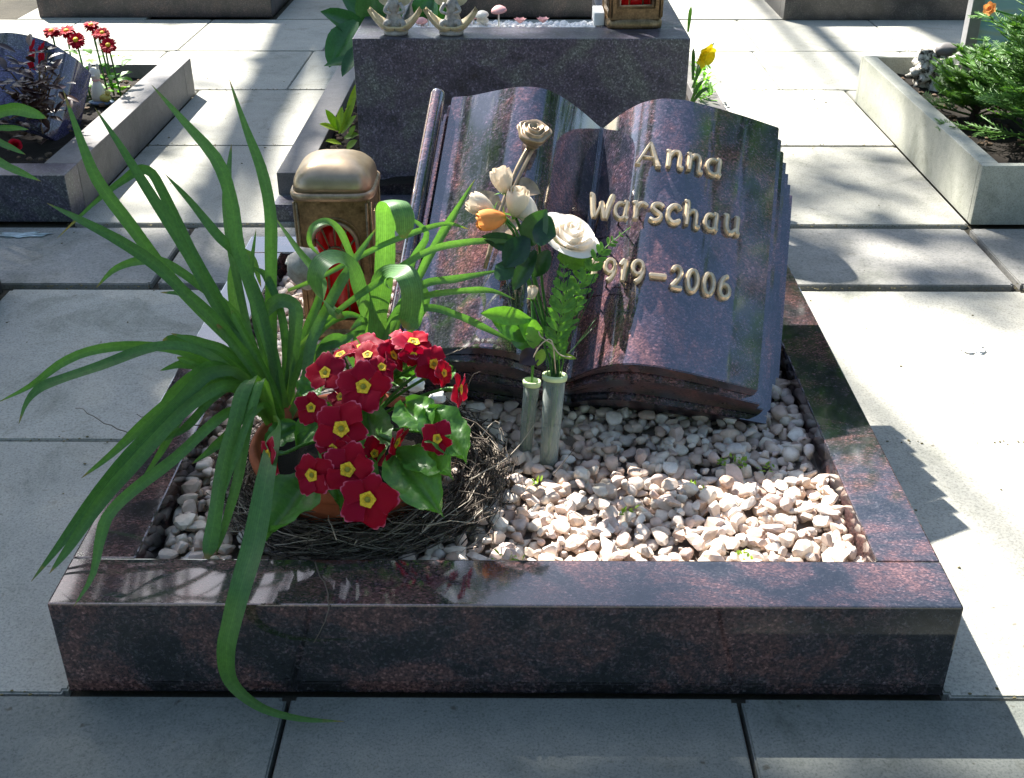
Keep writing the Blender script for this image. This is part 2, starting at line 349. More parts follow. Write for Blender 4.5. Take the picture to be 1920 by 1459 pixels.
# ------------------------------------------------------------------ ground and paving
g = vf('ground', [(-150, -150, -.06), (150, -150, -.06), (150, 150, -.06), (-150, 150, -.06)], [[0, 1, 2, 3]], GROUND, smooth=False); g['kind'] = 'structure'
pav = vf('paving', [(-5, -1.5, -.012), (5, -1.5, -.012), (5, 9, -.012), (-5, 9, -.012)], [[0, 1, 2, 3]], JOINT, smooth=False); pav['kind'] = 'structure'
def slab(x0, x1, y0, y1, top=0., mat=PAVE, gap=.0024, corner=False):
    g = gap; dz = random.uniform(-.0012, .0012)
    bm = bmesh.new(); bmesh.ops.create_cube(bm, size=1)
    for v in bm.verts: v.co = Vector(((x0+x1)/2+v.co.x*(x1-x0-2*g), (y0+y1)/2+v.co.y*(y1-y0-2*g), (top+dz-.05)/2+v.co.z*(top+dz+.05)))
    bmesh.ops.bevel(bm, geom=[e for e in bm.edges if abs(e.verts[0].co.z-e.verts[1].co.z) > .01], offset=.006, segments=2, affect='EDGES')
    bmesh.ops.bevel(bm, geom=[e for e in bm.edges if e.verts[0].co.z > -.01 and e.verts[1].co.z > -.01], offset=.0022, segments=2, affect='EDGES')
    V, F = bm_vf(bm); return vf('slab', V, F, mat, pav, False, base=((x0+x1)/2, (y0+y1)/2, 0))
# front path, raised a little
xs = [-2.45, -1.91, -1.37, -.83, -.279, .262, .80, 1.34, 1.88]
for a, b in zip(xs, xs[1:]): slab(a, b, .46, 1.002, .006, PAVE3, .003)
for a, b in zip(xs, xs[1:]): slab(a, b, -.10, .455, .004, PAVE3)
# gaps beside the grave
for s0, s1 in ((-1.09, -.552), (.512, 1.062)):
    if s0 < 0: slab(s0, s1, 1.006, 1.583, gap=.0016); slab(s0, s1, 1.584, 2.185, gap=.0016)
    else: slab(s0, s1, 1.006, 2.185)
    for a, b in ((2.57, 3.185), (3.188, 3.80)): slab(s0 if s0 > 0 else -1.09, s1 if s0 < 0 else 1.08, a, b, gap=.0018)
slab(1.084, 2.2, 3.668, 3.80); slab(-2.2, -1.094, 3.757, 3.80)
# narrow cross strip
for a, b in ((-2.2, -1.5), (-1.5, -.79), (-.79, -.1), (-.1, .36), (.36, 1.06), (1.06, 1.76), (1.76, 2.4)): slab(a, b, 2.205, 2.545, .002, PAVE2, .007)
# cross path behind the middle row
for j, (y0, y1) in enumerate(((3.803, 4.36), (4.363, 4.93), (4.94, 5.5))):
    off = (-.795, -1.315, -1.05)[j]
    for k in range(-4, 8):
        a = off+k*.555
        if y1 > 4.94 and j == 2 and not (-1.07 < a+.27 < -.55 or .55 < a+.27 < 1.15 or a < -1.9 and a > -2.7): continue
        slab(a, a+.5545, y0, y1, 0., gap=.0018)
# small litter on the joints and slabs
def litter():
    parts = []
    for k in range(900):
        if k < 640: x = random.choice([random.uniform(-1.1, -.5), random.uniform(.45, 1.1)]); y = random.choice([2.555, 2.555, 2.195, 1.004, 3.187, 3.80, 1.584]) + random.gauss(0, .005)
        else: x = random.uniform(-1.1, 1.2); y = random.uniform(.9, 4.4)
        if -.56 < x < .52 and 1.0 < y < 2.2: continue
        if -.62 < x < .6 and 2.5 < y < 3.9: continue
        r = random.uniform(.0008, .0024) if k < 870 else random.uniform(.002, .0035); parts.append(blob((x, y, .0022), (r*random.uniform(.8, 1.6), r, r*.45), 1, .5, 3, k))
    V, F = join(parts); o = vf('leaf_litter', V, F, simple('litter', G(.13, .11, .05), .8, .3, .6, 200).m, smooth=False); o['kind'] = 'stuff'
    tag(o, 'tiny dry leaf crumbs and grit scattered over the slabs and joints', 'litter')
litter()
V, F = blob((.861, 1.914, .0022), (.024, .017, .0018), 3, .7, 2.2, 3)
tag(vf('dropping_stain', V, F, WHITE), 'white bird dropping splashed on the sunlit slab right of the grave', 'bird dropping')
V, F = blob(az(40, 440, .004), (.05, .016, .0014), 3, 1.1, 2.4, 5); tag(vf('paint_stain', V, F, simple('pale_blue_paint', G(.5, .58, .6), .7).m), 'pale bluish smear on the shaded strip at the left edge', 'stain')

# ------------------------------------------------------------------ kerbed graves
def kerb_grave(label, cat, x0, x1, y0, y1, h, wf, ws, mat, z0=0., front=None, bed=None, bedz=None, bedmat=None):
    t = thing('grave_kerb', label, cat, ((x0+x1)/2, (y0+y1)/2, 0)); g = .0008
    for q_, (a, b, c, d) in enumerate(((x0, x1, y0, y0+wf), (x0, x0+ws, y0+wf+g, y1-wf-g), (x1-ws, x1, y0+wf+g, y1-wf-g), (x0, x1, y1-wf, y1))):
        V, F = box(a, b, c, d, z0, h if q_ or not front else front, .0022, 2); vf('kerb_stone', V, F, mat if q_ or not front else GR_BOX, t, False)
    if bedz:
        nx, ny = 40, 40; V = []; F = []
        for j in range(ny):
            for i in range(nx):
                x = x0+ws*.9+(x1-x0-1.8*ws)*i/(nx-1); y = y0+wf*.9+(y1-y0-1.8*wf)*j/(ny-1)
                V.append((x, y, bedz+.012*noise.noise(Vector((x*9, y*9, 0)))+.006*noise.noise(Vector((x*40, y*40, 3)))))
        for j in range(ny-1):
            for i in range(nx-1): F.append([j*nx+i, j*nx+i+1, (j+1)*nx+i+1, (j+1)*nx+i])
        vf('soil_bed', V, F, bedmat, t)
    return t
X0, X1, Y0, Y1, KH = -.550, .511, 1.0105, 2.145, .138
main = kerb_grave('polished dark red granite kerb round the gravel bed in the foreground', 'grave kerb', X0, X1, Y0, Y1, KH, .085, .0775, GR_KERB, bedz=.084, bedmat=GBASE)
g2 = kerb_grave('dark grey kerb behind the book headstone, round the tall granite box', 'grave kerb', -.60, .585, 2.58, 3.79, .1, 0.07, .075, KGREY, front=.045, bedz=.07, bedmat=SOIL)
gl = kerb_grave('rough grey kerb at the upper left round red daisies and a small headstone', 'grave kerb', -2.15, -1.09, 2.577, 3.75, 0.118, .09, .082, KGREY, front=.118, bedz=.075, bedmat=SOIL)
gr = kerb_grave('pale grey kerb at the upper right round a conifer shrub', 'grave kerb', 1.08, 2.15, 2.568, 3.66, .1475, .022, .045, KLIGHT, bedz=.09, bedmat=SOIL)
kerb_grave('brown polished kerb at the top left edge of the photograph', 'grave kerb', -2.07, -1.07, 4.975, 6.1, .16, .08, .08, GR_FARBROWN, bedz=.1, bedmat=SOIL)
kerb_grave('brown granite kerb seen just above the granite box', 'grave kerb', -.56, .50, 4.975, 6.1, .16, .08, .08, GR_FARBROWN, bedz=.1, bedmat=SOIL)
kerb_grave('black kerb at the top right with a sharp shadow at its foot', 'grave kerb', 1.10, 2.2, 4.92, 6.1, .16, .08, .08, GR_BLACK, bedz=.1, bedmat=SOIL)
kerb_grave('black kerb corner at the left edge beside the shaded slab', 'grave kerb', -2.15, -1.097, 1.01, 2.17, .12, .08, .08, GR_BLACK, bedz=.09, bedmat=SOIL)
kerb_grave('dark kerb corner at the right edge beside the sunlit slab', 'grave kerb', 1.066, 2.15, 1.01, 2.18, .12, .08, .08, GR_BLACK, bedz=.09, bedmat=SOIL)

# ------------------------------------------------------------------ book headstone
def frame(psi, beta, rho):
    w_ = Vector((math.cos(psi), -math.sin(psi), 0)); n_ = Vector((-math.sin(psi)*math.cos(beta), -math.cos(psi)*math.cos(beta), math.sin(beta)))
    b_ = n_.cross(w_); return w_*math.cos(rho)-b_*math.sin(rho), b_*math.cos(rho)+w_*math.sin(rho), n_
BW, BB, BN = frame(-.058, .8097, .1764); BO = Vector((.0756, 1.4742, .1853)); BL = .4312
PA = [-.248, -.2204, -.203, -.174, -.148, -.133, -.115, -.096, -.078, -.056, -.032, -.012, -.003, .007, .020, .0455, .064, .081, .115, .162, .211, .266]
PC = [.013, .023, .034, .053, .068, .073, .076, .073, .062, .043, .017, -.008, -.018, .002, .034, .072, .087, .095, .098, .089, .076, .058]
def prof(a): return float(np.interp(a, PA, PC))
def P3(a, b, c): return BO+BW*a+BB*b+BN*c
def smoothprof(n):
    A = np.linspace(PA[0], PA[-1], n); C = np.interp(A, PA, PC)
    cusp = -.003
    for it in range(3):
        C2 = C.copy()
        for i in range(1, n-1):
            if abs(A[i]-cusp) > .006: C2[i] = (C[i-1]+C[i]*2+C[i+1])/4
        C = C2
    return A, C
def book():
    t = thing('book_headstone', 'polished red and black granite headstone carved as an open book with bronze lettering', 'headstone', P3(0, 0, -.12))
    n = 120; A0, C0 = smoothprof(n)
    NL = 7; cflat = -.14
    for k in range(NL):
        ext = k*.0125; f = k/(NL-1)
        A = [A0[0]-ext*.55+(A0[i]-A0[0])*(1+(ext*1.55)/(A0[-1]-A0[0])) for i in range(n)]
        sp = lambda a: 0
        Ct = [C0[i]*(1-f)**1.0+cflat*f+0.0 for i in range(n)]
        if k: Ct = [min(c, C0[i]-.010) for i, c in enumerate(Ct)]
        f2 = (k+1)/(NL-1); Cb = [C0[i]*(1-f2)+cflat*f2 if k < NL-1 else cflat-.02 for i in range(n)]
        Cb = [min(cb, ct-.006)+.0035 if k < NL-1 else cb for cb, ct in zip(Cb, Ct)]
        b0 = [0., -.010, -.007, -.018, -.014, -.026, -.028][k]; b1 = BL-k*.001
        V = []; F = []
        nb = 14
        def bow(i, bb): # the lower lip of the page dips slightly
            return bb
        for j in range(nb):
            bb = b0+(b1-b0)*j/(nb-1)
            for i in range(n): V.append(P3(A[i], bow(i, bb), Ct[i]))
        for j in range(nb-1):
            for i in range(n-1): F.append([j*n+i, j*n+i+1, (j+1)*n+i+1, (j+1)*n+i])
        nv = len(V)
        for bb in (b0, b1):
            for i in range(n): V.append(P3(A[i], bb, Cb[i]))
        for i in range(n-1):
            F.append([nv+i, nv+i+1, i+1, i]); o = (nb-1)*n; F.append([o+i, o+i+1, nv+n+i+1, nv+n+i])
            F.append([nv+n+i, nv+n+i+1, nv+i+1, nv+i])
        F.append([nv, 0]+[j*n for j in range(1, nb)]+[nv+n]); F.append([nv+n-1, nv+2*n-1]+[j*n+n-1 for j in range(nb-1, -1, -1)])
        # split side strips from the top face for crisp edges
        o = vf('page', V, F, GR_BOOK, t, True)
        bm = bmesh.new(); bm.from_mesh(o.data); es = [e for e in bm.edges if len(e.link_faces) == 2 and e.calc_face_angle(0) > .6]
        bmesh.ops.bevel(bm, geom=es, offset=.0014, segments=2, affect='EDGES') if k < 3 else bmesh.ops.split_edges(bm, edges=es)
        es = [e for e in bm.edges if len(e.link_faces) == 2 and e.calc_face_angle(0) > .5]
        for e in es: e.smooth = False
        o.data.materials.append(GR_EDGE); bm.normal_update()
        for f in bm.faces:
            if f.normal.dot(BB) < -.6: f.material_index = 1
        bm.to_mesh(o.data); bm.free()
    # scroll rolled along the left edge
    for (a, c, r, nm) in ((-.271, .018, .0125, 'scroll'),):
        P = []; V = []; F = []; m = 22
        for j, bb in enumerate((-.004, .002, BL*.5, BL-.001, BL+.004)):
            rr = r*(.9 if j in (0, 4) else 1)
            for i in range(m): an = 2*math.pi*i/m; V.append(P3(a+rr*math.cos(an), bb, c-.01+rr*math.sin(an)*1.5))
        for j in range(4):
            for i in range(m): i2 = (i+1) % m; F.append([j*m+i, j*m+i2, (j+1)*m+i2, (j+1)*m+i])
        F.append(list(range(m))[::-1]); F.append([4*m+i for i in range(m)])
        vf(nm, V, F, GR_BOOK, t)
    # cover board and footing that carries the stone
    def slabp(a0, a1, b0, b1, c0, c1, nm):
        V, F = box(a0, a1, b0, b1, c0, c1, .003); V = [P3(*p) for p in V]; vf(nm, V, F, GR_BOOK, t, False)
    slabp(-.288, .345, -.012, BL-.012, -.175, -.161, 'cover')
    V, F = box(-.16, .34, 1.60, 1.86, .06, .115, .003); vf('footing', V, F, GR_BOOK, t, False)
    P = [P3(-.18, .30, -.172), P3(.26, .30, -.172), P3(.26, .05, -.172), P3(-.18, .05, -.172)]
    Q = [Vector((p.x, P[0].y+.02 if i < 2 else p.y, .075)) for i, p in enumerate(P)]
    vf('support_wedge', P+Q, [[0, 1, 2, 3], [7, 6, 5, 4], [0, 4, 5, 1], [1, 5, 6, 2], [2, 6, 7, 3], [3, 7, 4, 0]], GR_BOOK, t, False)
    return t
BOOK = book()

# raised bronze lettering: strokes swept as bevelled ridges along the page
def arc(cx, cy, rx, ry, a0, a1, n=12): return [(cx+rx*math.cos(math.radians(a0+(a1-a0)*i/(n-1))), cy+ry*math.sin(math.radians(a0+(a1-a0)*i/(n-1)))) for i in range(n)]
GL = {
 'A': ([[(0., 0.), (.22, .42), (.50, 1.)], [(.50, 1.), (.72, .5), (.94, 0.)], [(.22, .36), (.78, .36)], [(-.08, .0), (.16, .0)], [(.82, 0.), (1.05, .0)]], [.8, 1.35, .7, .6, .6]),
 'n': ([[(.0, .93), (.14, .97), (.16, .5), (.14, .0)], [(.16, .62), (.38, .95), (.62, .98), (.74, .75), (.74, .2), (.82, .02), (.98, .04)]], [1.25, 1.1]),
 'a': ([arc(.45, .47, .40, .46, 60, 330, 14), [(.66, .97), (.80, .98), (.78, .55), (.80, .12), (.98, .02)], [(.45, .94), (.70, .90)]], [1.05, 1.3, .8]),
 'W': ([[(-.02, 1.), (.10, .97), (.18, .5), (.28, .0)], [(.28, 0.), (.42, .35), (.56, .72)], [(.52, .75), (.62, .35), (.74, .0)], [(.74, 0.), (.84, .5), (1.0, 1.12)]], [1.3, .85, 1.4, 1.5]),
 'r': ([[(-.08, .90), (.14, .96), (.18, .5), (.16, .0)], [(.18, .60), (.36, .90), (.60, 1.), (.92, .86)], [(-.02, 0.), (.34, 0.)]], [1.3, 1.15, .7]),
 's': ([[(.92, .86), (.66, 1.), (.30, .95), (.22, .72), (.50, .52), (.80, .32), (.68, .06), (.34, -.02), (.04, .12)]], [1.2]),
 'c': ([[(.92, .80), (.70, .98), (.38, .96), (.10, .68), (.08, .34), (.34, .03), (.66, .0), (.96, .18)]], [1.25]),
 'h': ([[(-.06, 1.38), (.12, 1.42), (.14, .8), (.14, .0)], [(.14, .60), (.38, .92), (.64, .94), (.74, .7), (.74, .2), (.84, .02), (1.0, .05)]], [1.25, 1.1]),
 'u': ([[(-.04, .92), (.12, .98), (.12, .4), (.26, .05), (.50, .0), (.76, .28)], [(.70, .95), (.82, .98), (.80, .4), (.84, .06), (1.02, .04)]], [1.25, 1.25]),
 '1': ([[(.20, .72), (.62, .98), (.60, .5), (.54, .0)]], [1.3]),
 '9': ([arc(.46, .68, .38, .30, 0, 360, 18), [(.84, .70), (.82, .42), (.64, .16), (.34, -.02)]], [1.1, 1.2]),
 '2': ([[(.08, .78), (.30, .98), (.62, .96), (.78, .74), (.60, .44), (.30, .18), (.08, .03)], [(.08, .03), (.50, .02), (.98, .04)]], [1.15, 1.2]),
 '0': ([arc(.5, .5, .42, .48, 90, 450, 22)], [1.2]),
 '6': ([arc(.5, .30, .38, .30, 0, 360, 18), [(.13, .34), (.18, .62), (.42, .92), (.72, 1.02)]], [1.1, 1.2]),
 '-': ([[(0., .42), (.2, .45), (.8, .45), (1., .48)]], [1.3]),
}
def letter(ch, a0, a1, bl, h):
    strokes, ws = GL[ch]; V = []; F = []
    for st, wgt in zip(strokes, ws):
        pts = catmull([Vector((x, y, 0)) for x, y in st], max(6, len(st)*3)); m = len(pts); hw = .0033*wgt
        rows = []
        for i, p in enumerate(pts):
            a = a0+(a1-a0)*p.x; b = bl+h*p.y; d = (pts[min(i+1, m-1)]-pts[max(i-1, 0)]); d = Vector((d.x*(a1-a0), d.y*h)).normalized(); s = Vector((-d.y, d.x))
            cc = max(prof(a), .0935 if a < .09 else 0)
            e = 1.0 if 0 < i < m-1 else .8
            row = []
            for off, z in ((-1, -.0015), (-1, .0035), (-.45, .0072), (.45, .0072), (1, .0035), (1, -.0015)):
                row.append(P3(a+s.x*hw*off*e, b+s.y*hw*off*e, cc+.002+z))
            rows.append(row)
        n0 = len(V)
        for r in rows: V += r
        for i in range(m-1):
            for k in range(5): F.append([n0+i*6+k, n0+i*6+k+1, n0+(i+1)*6+k+1, n0+(i+1)*6+k])
            F.append([n0+i*6+5, n0+i*6, n0+(i+1)*6, n0+(i+1)*6+5])
        F.append([n0+k for k in range(6)][::-1]); F.append([n0+(m-1)*6+k for k in range(6)])
    o = vf('letter' if ch.isalpha() else ('dash' if ch == '-' else 'numeral'), V, F, BRZ_LET, BOOK, False)
    # pins that hold the letter off the curved page
    am = (a0+a1)/2
    if prof(am) < .088 and am < .09:
        V, F = tube([P3(am, bl+h*.3, prof(am)-.003), P3(am, bl+h*.3, .094)], .0012, 5); vf('pin', V, F, BRZ_DARK, o)
for ch, a, b, bl, h in (('A', .050, .084, .3105, .038), ('n', .093, .119, .3115, .0265), ('n', .124, .149, .3118, .0265), ('a', .154, .178, .314, .026),
        ('W', -.012, .0215, .214, .036), ('a', .0255, .047, .2185, .027), ('r', .0535, .075, .2215, .0265), ('s', .077, .098, .2225, .0265), ('c', .1025, .123, .2225, .027), ('h', .129, .152, .2225, .0262), ('a', .159, .181, .2245, .026), ('u', .190, .214, .228, .0265),
        ('1', -.001, .014, .117, .033), ('9', .0215, .039, .1185, .0335), ('1', .0415, .056, .121, .033), ('9', .061, .080, .1225, .0335), ('-', .087, .111, .121, .032), ('2', .118, .136, .121, .033), ('0', .1415, .159, .1215, .033), ('0', .166, .1835, .1225, .033), ('6', .190, .209, .1245, .033)):
    letter(ch, a, b, bl, h)

# bronze rose fixed to the left page
def spiral_rose(parent, c, axis, r, mat, turns=3, seed=1, name='bloom'):
    """open rose: cupped petals in rings round a tight heart; c = widest plane"""
    ax = Vector(axis).normalized(); q = Vector((0, 0, 1)).rotation_difference(ax); c = Vector(c)-ax*r*.45; rnd = random.Random(seed)
    for ring, (rr, hh, np_, fl) in enumerate(((.16, 1.0, 2, 0), (.33, 1.0, 3, .04), (.52, .95, 3, .10), (.74, .85, 4, .2), (.92, .68, 5, .38))):
        for k in range(np_):
            a0 = 2*math.pi*k/np_+ring*.9+rnd.uniform(-.15, .15); V = []; F = []; sp = 2*math.pi/np_*.66; cols = []; tw = rnd.uniform(.9, 1.08)
            for i in range(8):
                v = i/7
                for j in range(9):
                    x = j/4-1; an = a0+x*sp
                    rad = r*rr*math.sin(min(1.75, .12+v*1.6))**.75*(1+.05*(x if ring else 0)); z = r*hh*tw*v**1.25*(1-.16*x*x*v)
                    if v > .72: rad += r*fl*((v-.72)/.28)**1.4*(1-.35*x*x); z -= r*fl*.55*((v-.72)/.28)**2
                    V.append(c+q @ Vector((rad*math.cos(an), rad*math.sin(an), z))); cols.append(v**2*.93)
            for i in range(7):
                for j in range(8): F.append([i*9+j, i*9+j+1, (i+1)*9+j+1, (i+1)*9+j])
            vf('petal', V, F, mat, parent, cols=cols)
def bronze_rose():
    base = P3(-.15, .12, prof(-.15)); t = thing('bronze_rose', 'bronze rose ornament with a long stem fixed to the left page', 'rose ornament', base)
    c = P3(-.108, .335, .108); 
    ax = (BN*.8+BB*.45+Vector((.05, -.2, .2))).normalized(); q = Vector((0, 0, 1)).rotation_difference(ax); Rr = .0255; V = []; F = []; nr, nt = 34, 60
    for i in range(nr):
        u = i/(nr-1)
        for j in range(nt):
            th = 2*math.pi*j/nt; ph = u*3.6-th/(2*math.pi)+.07*math.sin(3*th+u*5)
            fr = ph % 1; saw = (fr/.78) if fr < .78 else (1-fr)/.22
            ro = Rr*u*(1+.07*math.sin(5*th+1)*u+.05*math.sin(3*th)*u)
            z = Rr*(.30*(1-u*u)*.8+.26*saw*min(1, u*4)*(1-.35*u)) - Rr*(.10*max(0, u-.85)/.15)
            V.append(c+q @ Vector((ro*math.cos(th), ro*math.sin(th), z)))
    for k, (rr, zz) in enumerate(((.97, -.14), (.8, -.42), (.5, -.75), (.2, -1.0))):
        for j in range(nt):
            th = 2*math.pi*j/nt; ro = Rr*rr*(1+.06*math.sin(5*th+1)); V.append(c+q @ Vector((ro*math.cos(th), ro*math.sin(th), Rr*zz)))
    for i in range(nr+3):
        for j in range(nt): j2 = (j+1) % nt; F.append([i*nt+j, i*nt+j2, (i+1)*nt+j2, (i+1)*nt+j])
    vf('bloom', V, F, BRZ_ROSE, t)
    V, F = lathe([(0, -.032), (.007, -.026), (.013, -.018), (.016, -.010), (.0, -.012)], c, 18, BN*.6+BB*.6); vf('calyx', V, F, BRZ_ROSE, t)
    for d in (0, .008):
        V, F = tube(catmull([P3(-.112+d, .32, .095), P3(-.128+d, .27, .092), P3(-.142+d*.5, .20, .088), P3(-.15, .12, .075)], 12), .0032, 6); vf('stem', V, F, BRZ_ROSE, t)
    for a, b, da, db in ((-.13, .255, .05, -.01), (-.14, .21, -.05, .03), (-.146, .17, .045, .03)):
        V, F = leaf(P3(a, b, .088), BW*da+BB*db+BN*.01, BN, .045, .026, .2, wave=.05); vf('leaf', V, F, BRZ_ROSE, t)
bronze_rose()

# ------------------------------------------------------------------ gravel
def pebble_mesh(seed):
    r = random.Random(seed); V, F = ico(2); sx, sy, sz = r.uniform(1., 1.35), r.uniform(.72, 1.), r.uniform(.55, .85)
    planes = [(Vector((r.gauss(0, 1), r.gauss(0, 1), r.gauss(0, 1))).normalized(), r.uniform(.36, .72)) for _ in range(9)]
    out = []
    for v in V:
        p = Vector(v)
        for nrm, d in planes:
            h = p.dot(nrm)
            if h > d: p -= nrm*(h-d)*.97
        p *= 1+.06*noise.noise(v*2.3+Vector((seed, 0, 0)))
        out.append((p.x*sx, p.y*sy, p.z*sz))
    return np.array(out), F
PM = [pebble_mesh(k) for k in range(14)]
def gz(x, y): return .093+.010*noise.noise(Vector((x*6, y*6, 1)))+.004*noise.noise(Vector((x*21, y*21, 5)))+(.008 if x > .2 and y < 1.3 else 0)
def gravel():
    t = thing('gravel_bed', 'pinkish white quartz gravel filling the main grave', 'gravel', (-.02, 1.5, .075))
    sp = .0188; L = []; s_m = .011
    xa, xb, ya, yb = X0+.0775, X1-.0775, Y0+.085, Y1-.085
    for layer, (dz, keep) in enumerate(((-.006, 1.), (.004, .8), (.011, .3))):
        y = ya+.006
        while y < yb:
            x = xa+.006
            while x < xb:
                px, py = x+random.uniform(-.008, .008)+layer*.009, y+random.uniform(-.008, .008)+layer*.007
                x += sp
                if random.random() > keep: continue
                px = min(max(px, xa+s_m), xb-s_m)
                if not (ya+.010 < py < yb-.01): continue
                lowc = (P3(0, 0, 0)+Vector((0, 0, 0)))
                if -.14 < px < .33 and py > 1.60 and py < 1.95: continue
                s = random.choice([.0075, .0095, .0115, .0125, .014, .0155])*random.uniform(.88, 1.12)
                L.append((px, py, gz(px, py)+dz+s*.25, s))
            y += sp
    def keyf(p): # rough projected size, nearest visible first
        hid = (-.36 < p[0] < -.06 and 1.12 < p[1] < 1.45)
        return math.dist(p[:3], (0, 0, 1))-p[3]*18-p[2]*12+(3 if hid else 0)
    L.sort(key=keyf)
    meshes = []
    for V, F in PM:
        me = bpy.data.meshes.new('pebble'); me.from_pydata((V).tolist(), [], F); me.materials.append(PEB); meshes.append(me)
    for k, (x, y, z, s) in enumerate(L[:300]):
        o = bpy.data.objects.new('pebble', meshes[k % 14]); COL.objects.link(o); o.parent = t; o.location = Vector((x, y, z))-t.location
        o.scale = (s,)*3; o.rotation_euler = (random.uniform(-.5, .5), random.uniform(-.5, .5), random.uniform(0, 6.28))
    VV = []; FF = []; n0 = 0
    for k, (x, y, z, s) in enumerate(L[300:]):
        V, F = PM[(k*5) % 14]; R = np.array(Matrix.Rotation(random.uniform(0, 6.28), 3, 'Z') @ Matrix.Rotation(random.uniform(-.6, .6), 3, 'X'))
        VV.append(V @ R.T*s+np.array((x, y, z))); FF.append(np.array(F)+n0); n0 += len(V)
    V = np.concatenate(VV)-np.array(t.location); F = np.concatenate(FF)
    me = bpy.data.meshes.new('gravel'); me.vertices.add(len(V)); me.vertices.foreach_set('co', V.ravel()); me.loops.add(F.size); me.loops.foreach_set('vertex_index', F.ravel()); me.polygons.add(len(F))
    me.polygons.foreach_set('loop_start', np.arange(0, F.size, 3)); me.update(calc_edges=True); me.validate()
    o = link('loose_gravel', me, PEB, t); o['kind'] = 'stuff'
gravel()
# seedlings between the stones
parts = []
for (u, v) in ((1380, 860), (1395, 872), (1352, 868), (1440, 880), (1300, 915), (945, 1045), (960, 1052), (1370, 880), (1010, 905), (1180, 960), (1395, 1040)):
    c = az(u, v, .112)
    for k in range(9):
        d = Vector((random.gauss(0, 1), random.gauss(0, 1), random.uniform(.4, 1.4))); parts.append(leaf(c+Vector((random.gauss(0, .007), random.gauss(0, .005), 0)), d, (0, 0, 1), random.uniform(.005, .011), .0035, n=4))
V, F = join(parts); o = vf('seedling', V, F, LEAF_Y); o['kind'] = 'stuff'; tag(o, 'yellow green seedlings and moss sprouting between the gravel stones', 'seedlings')

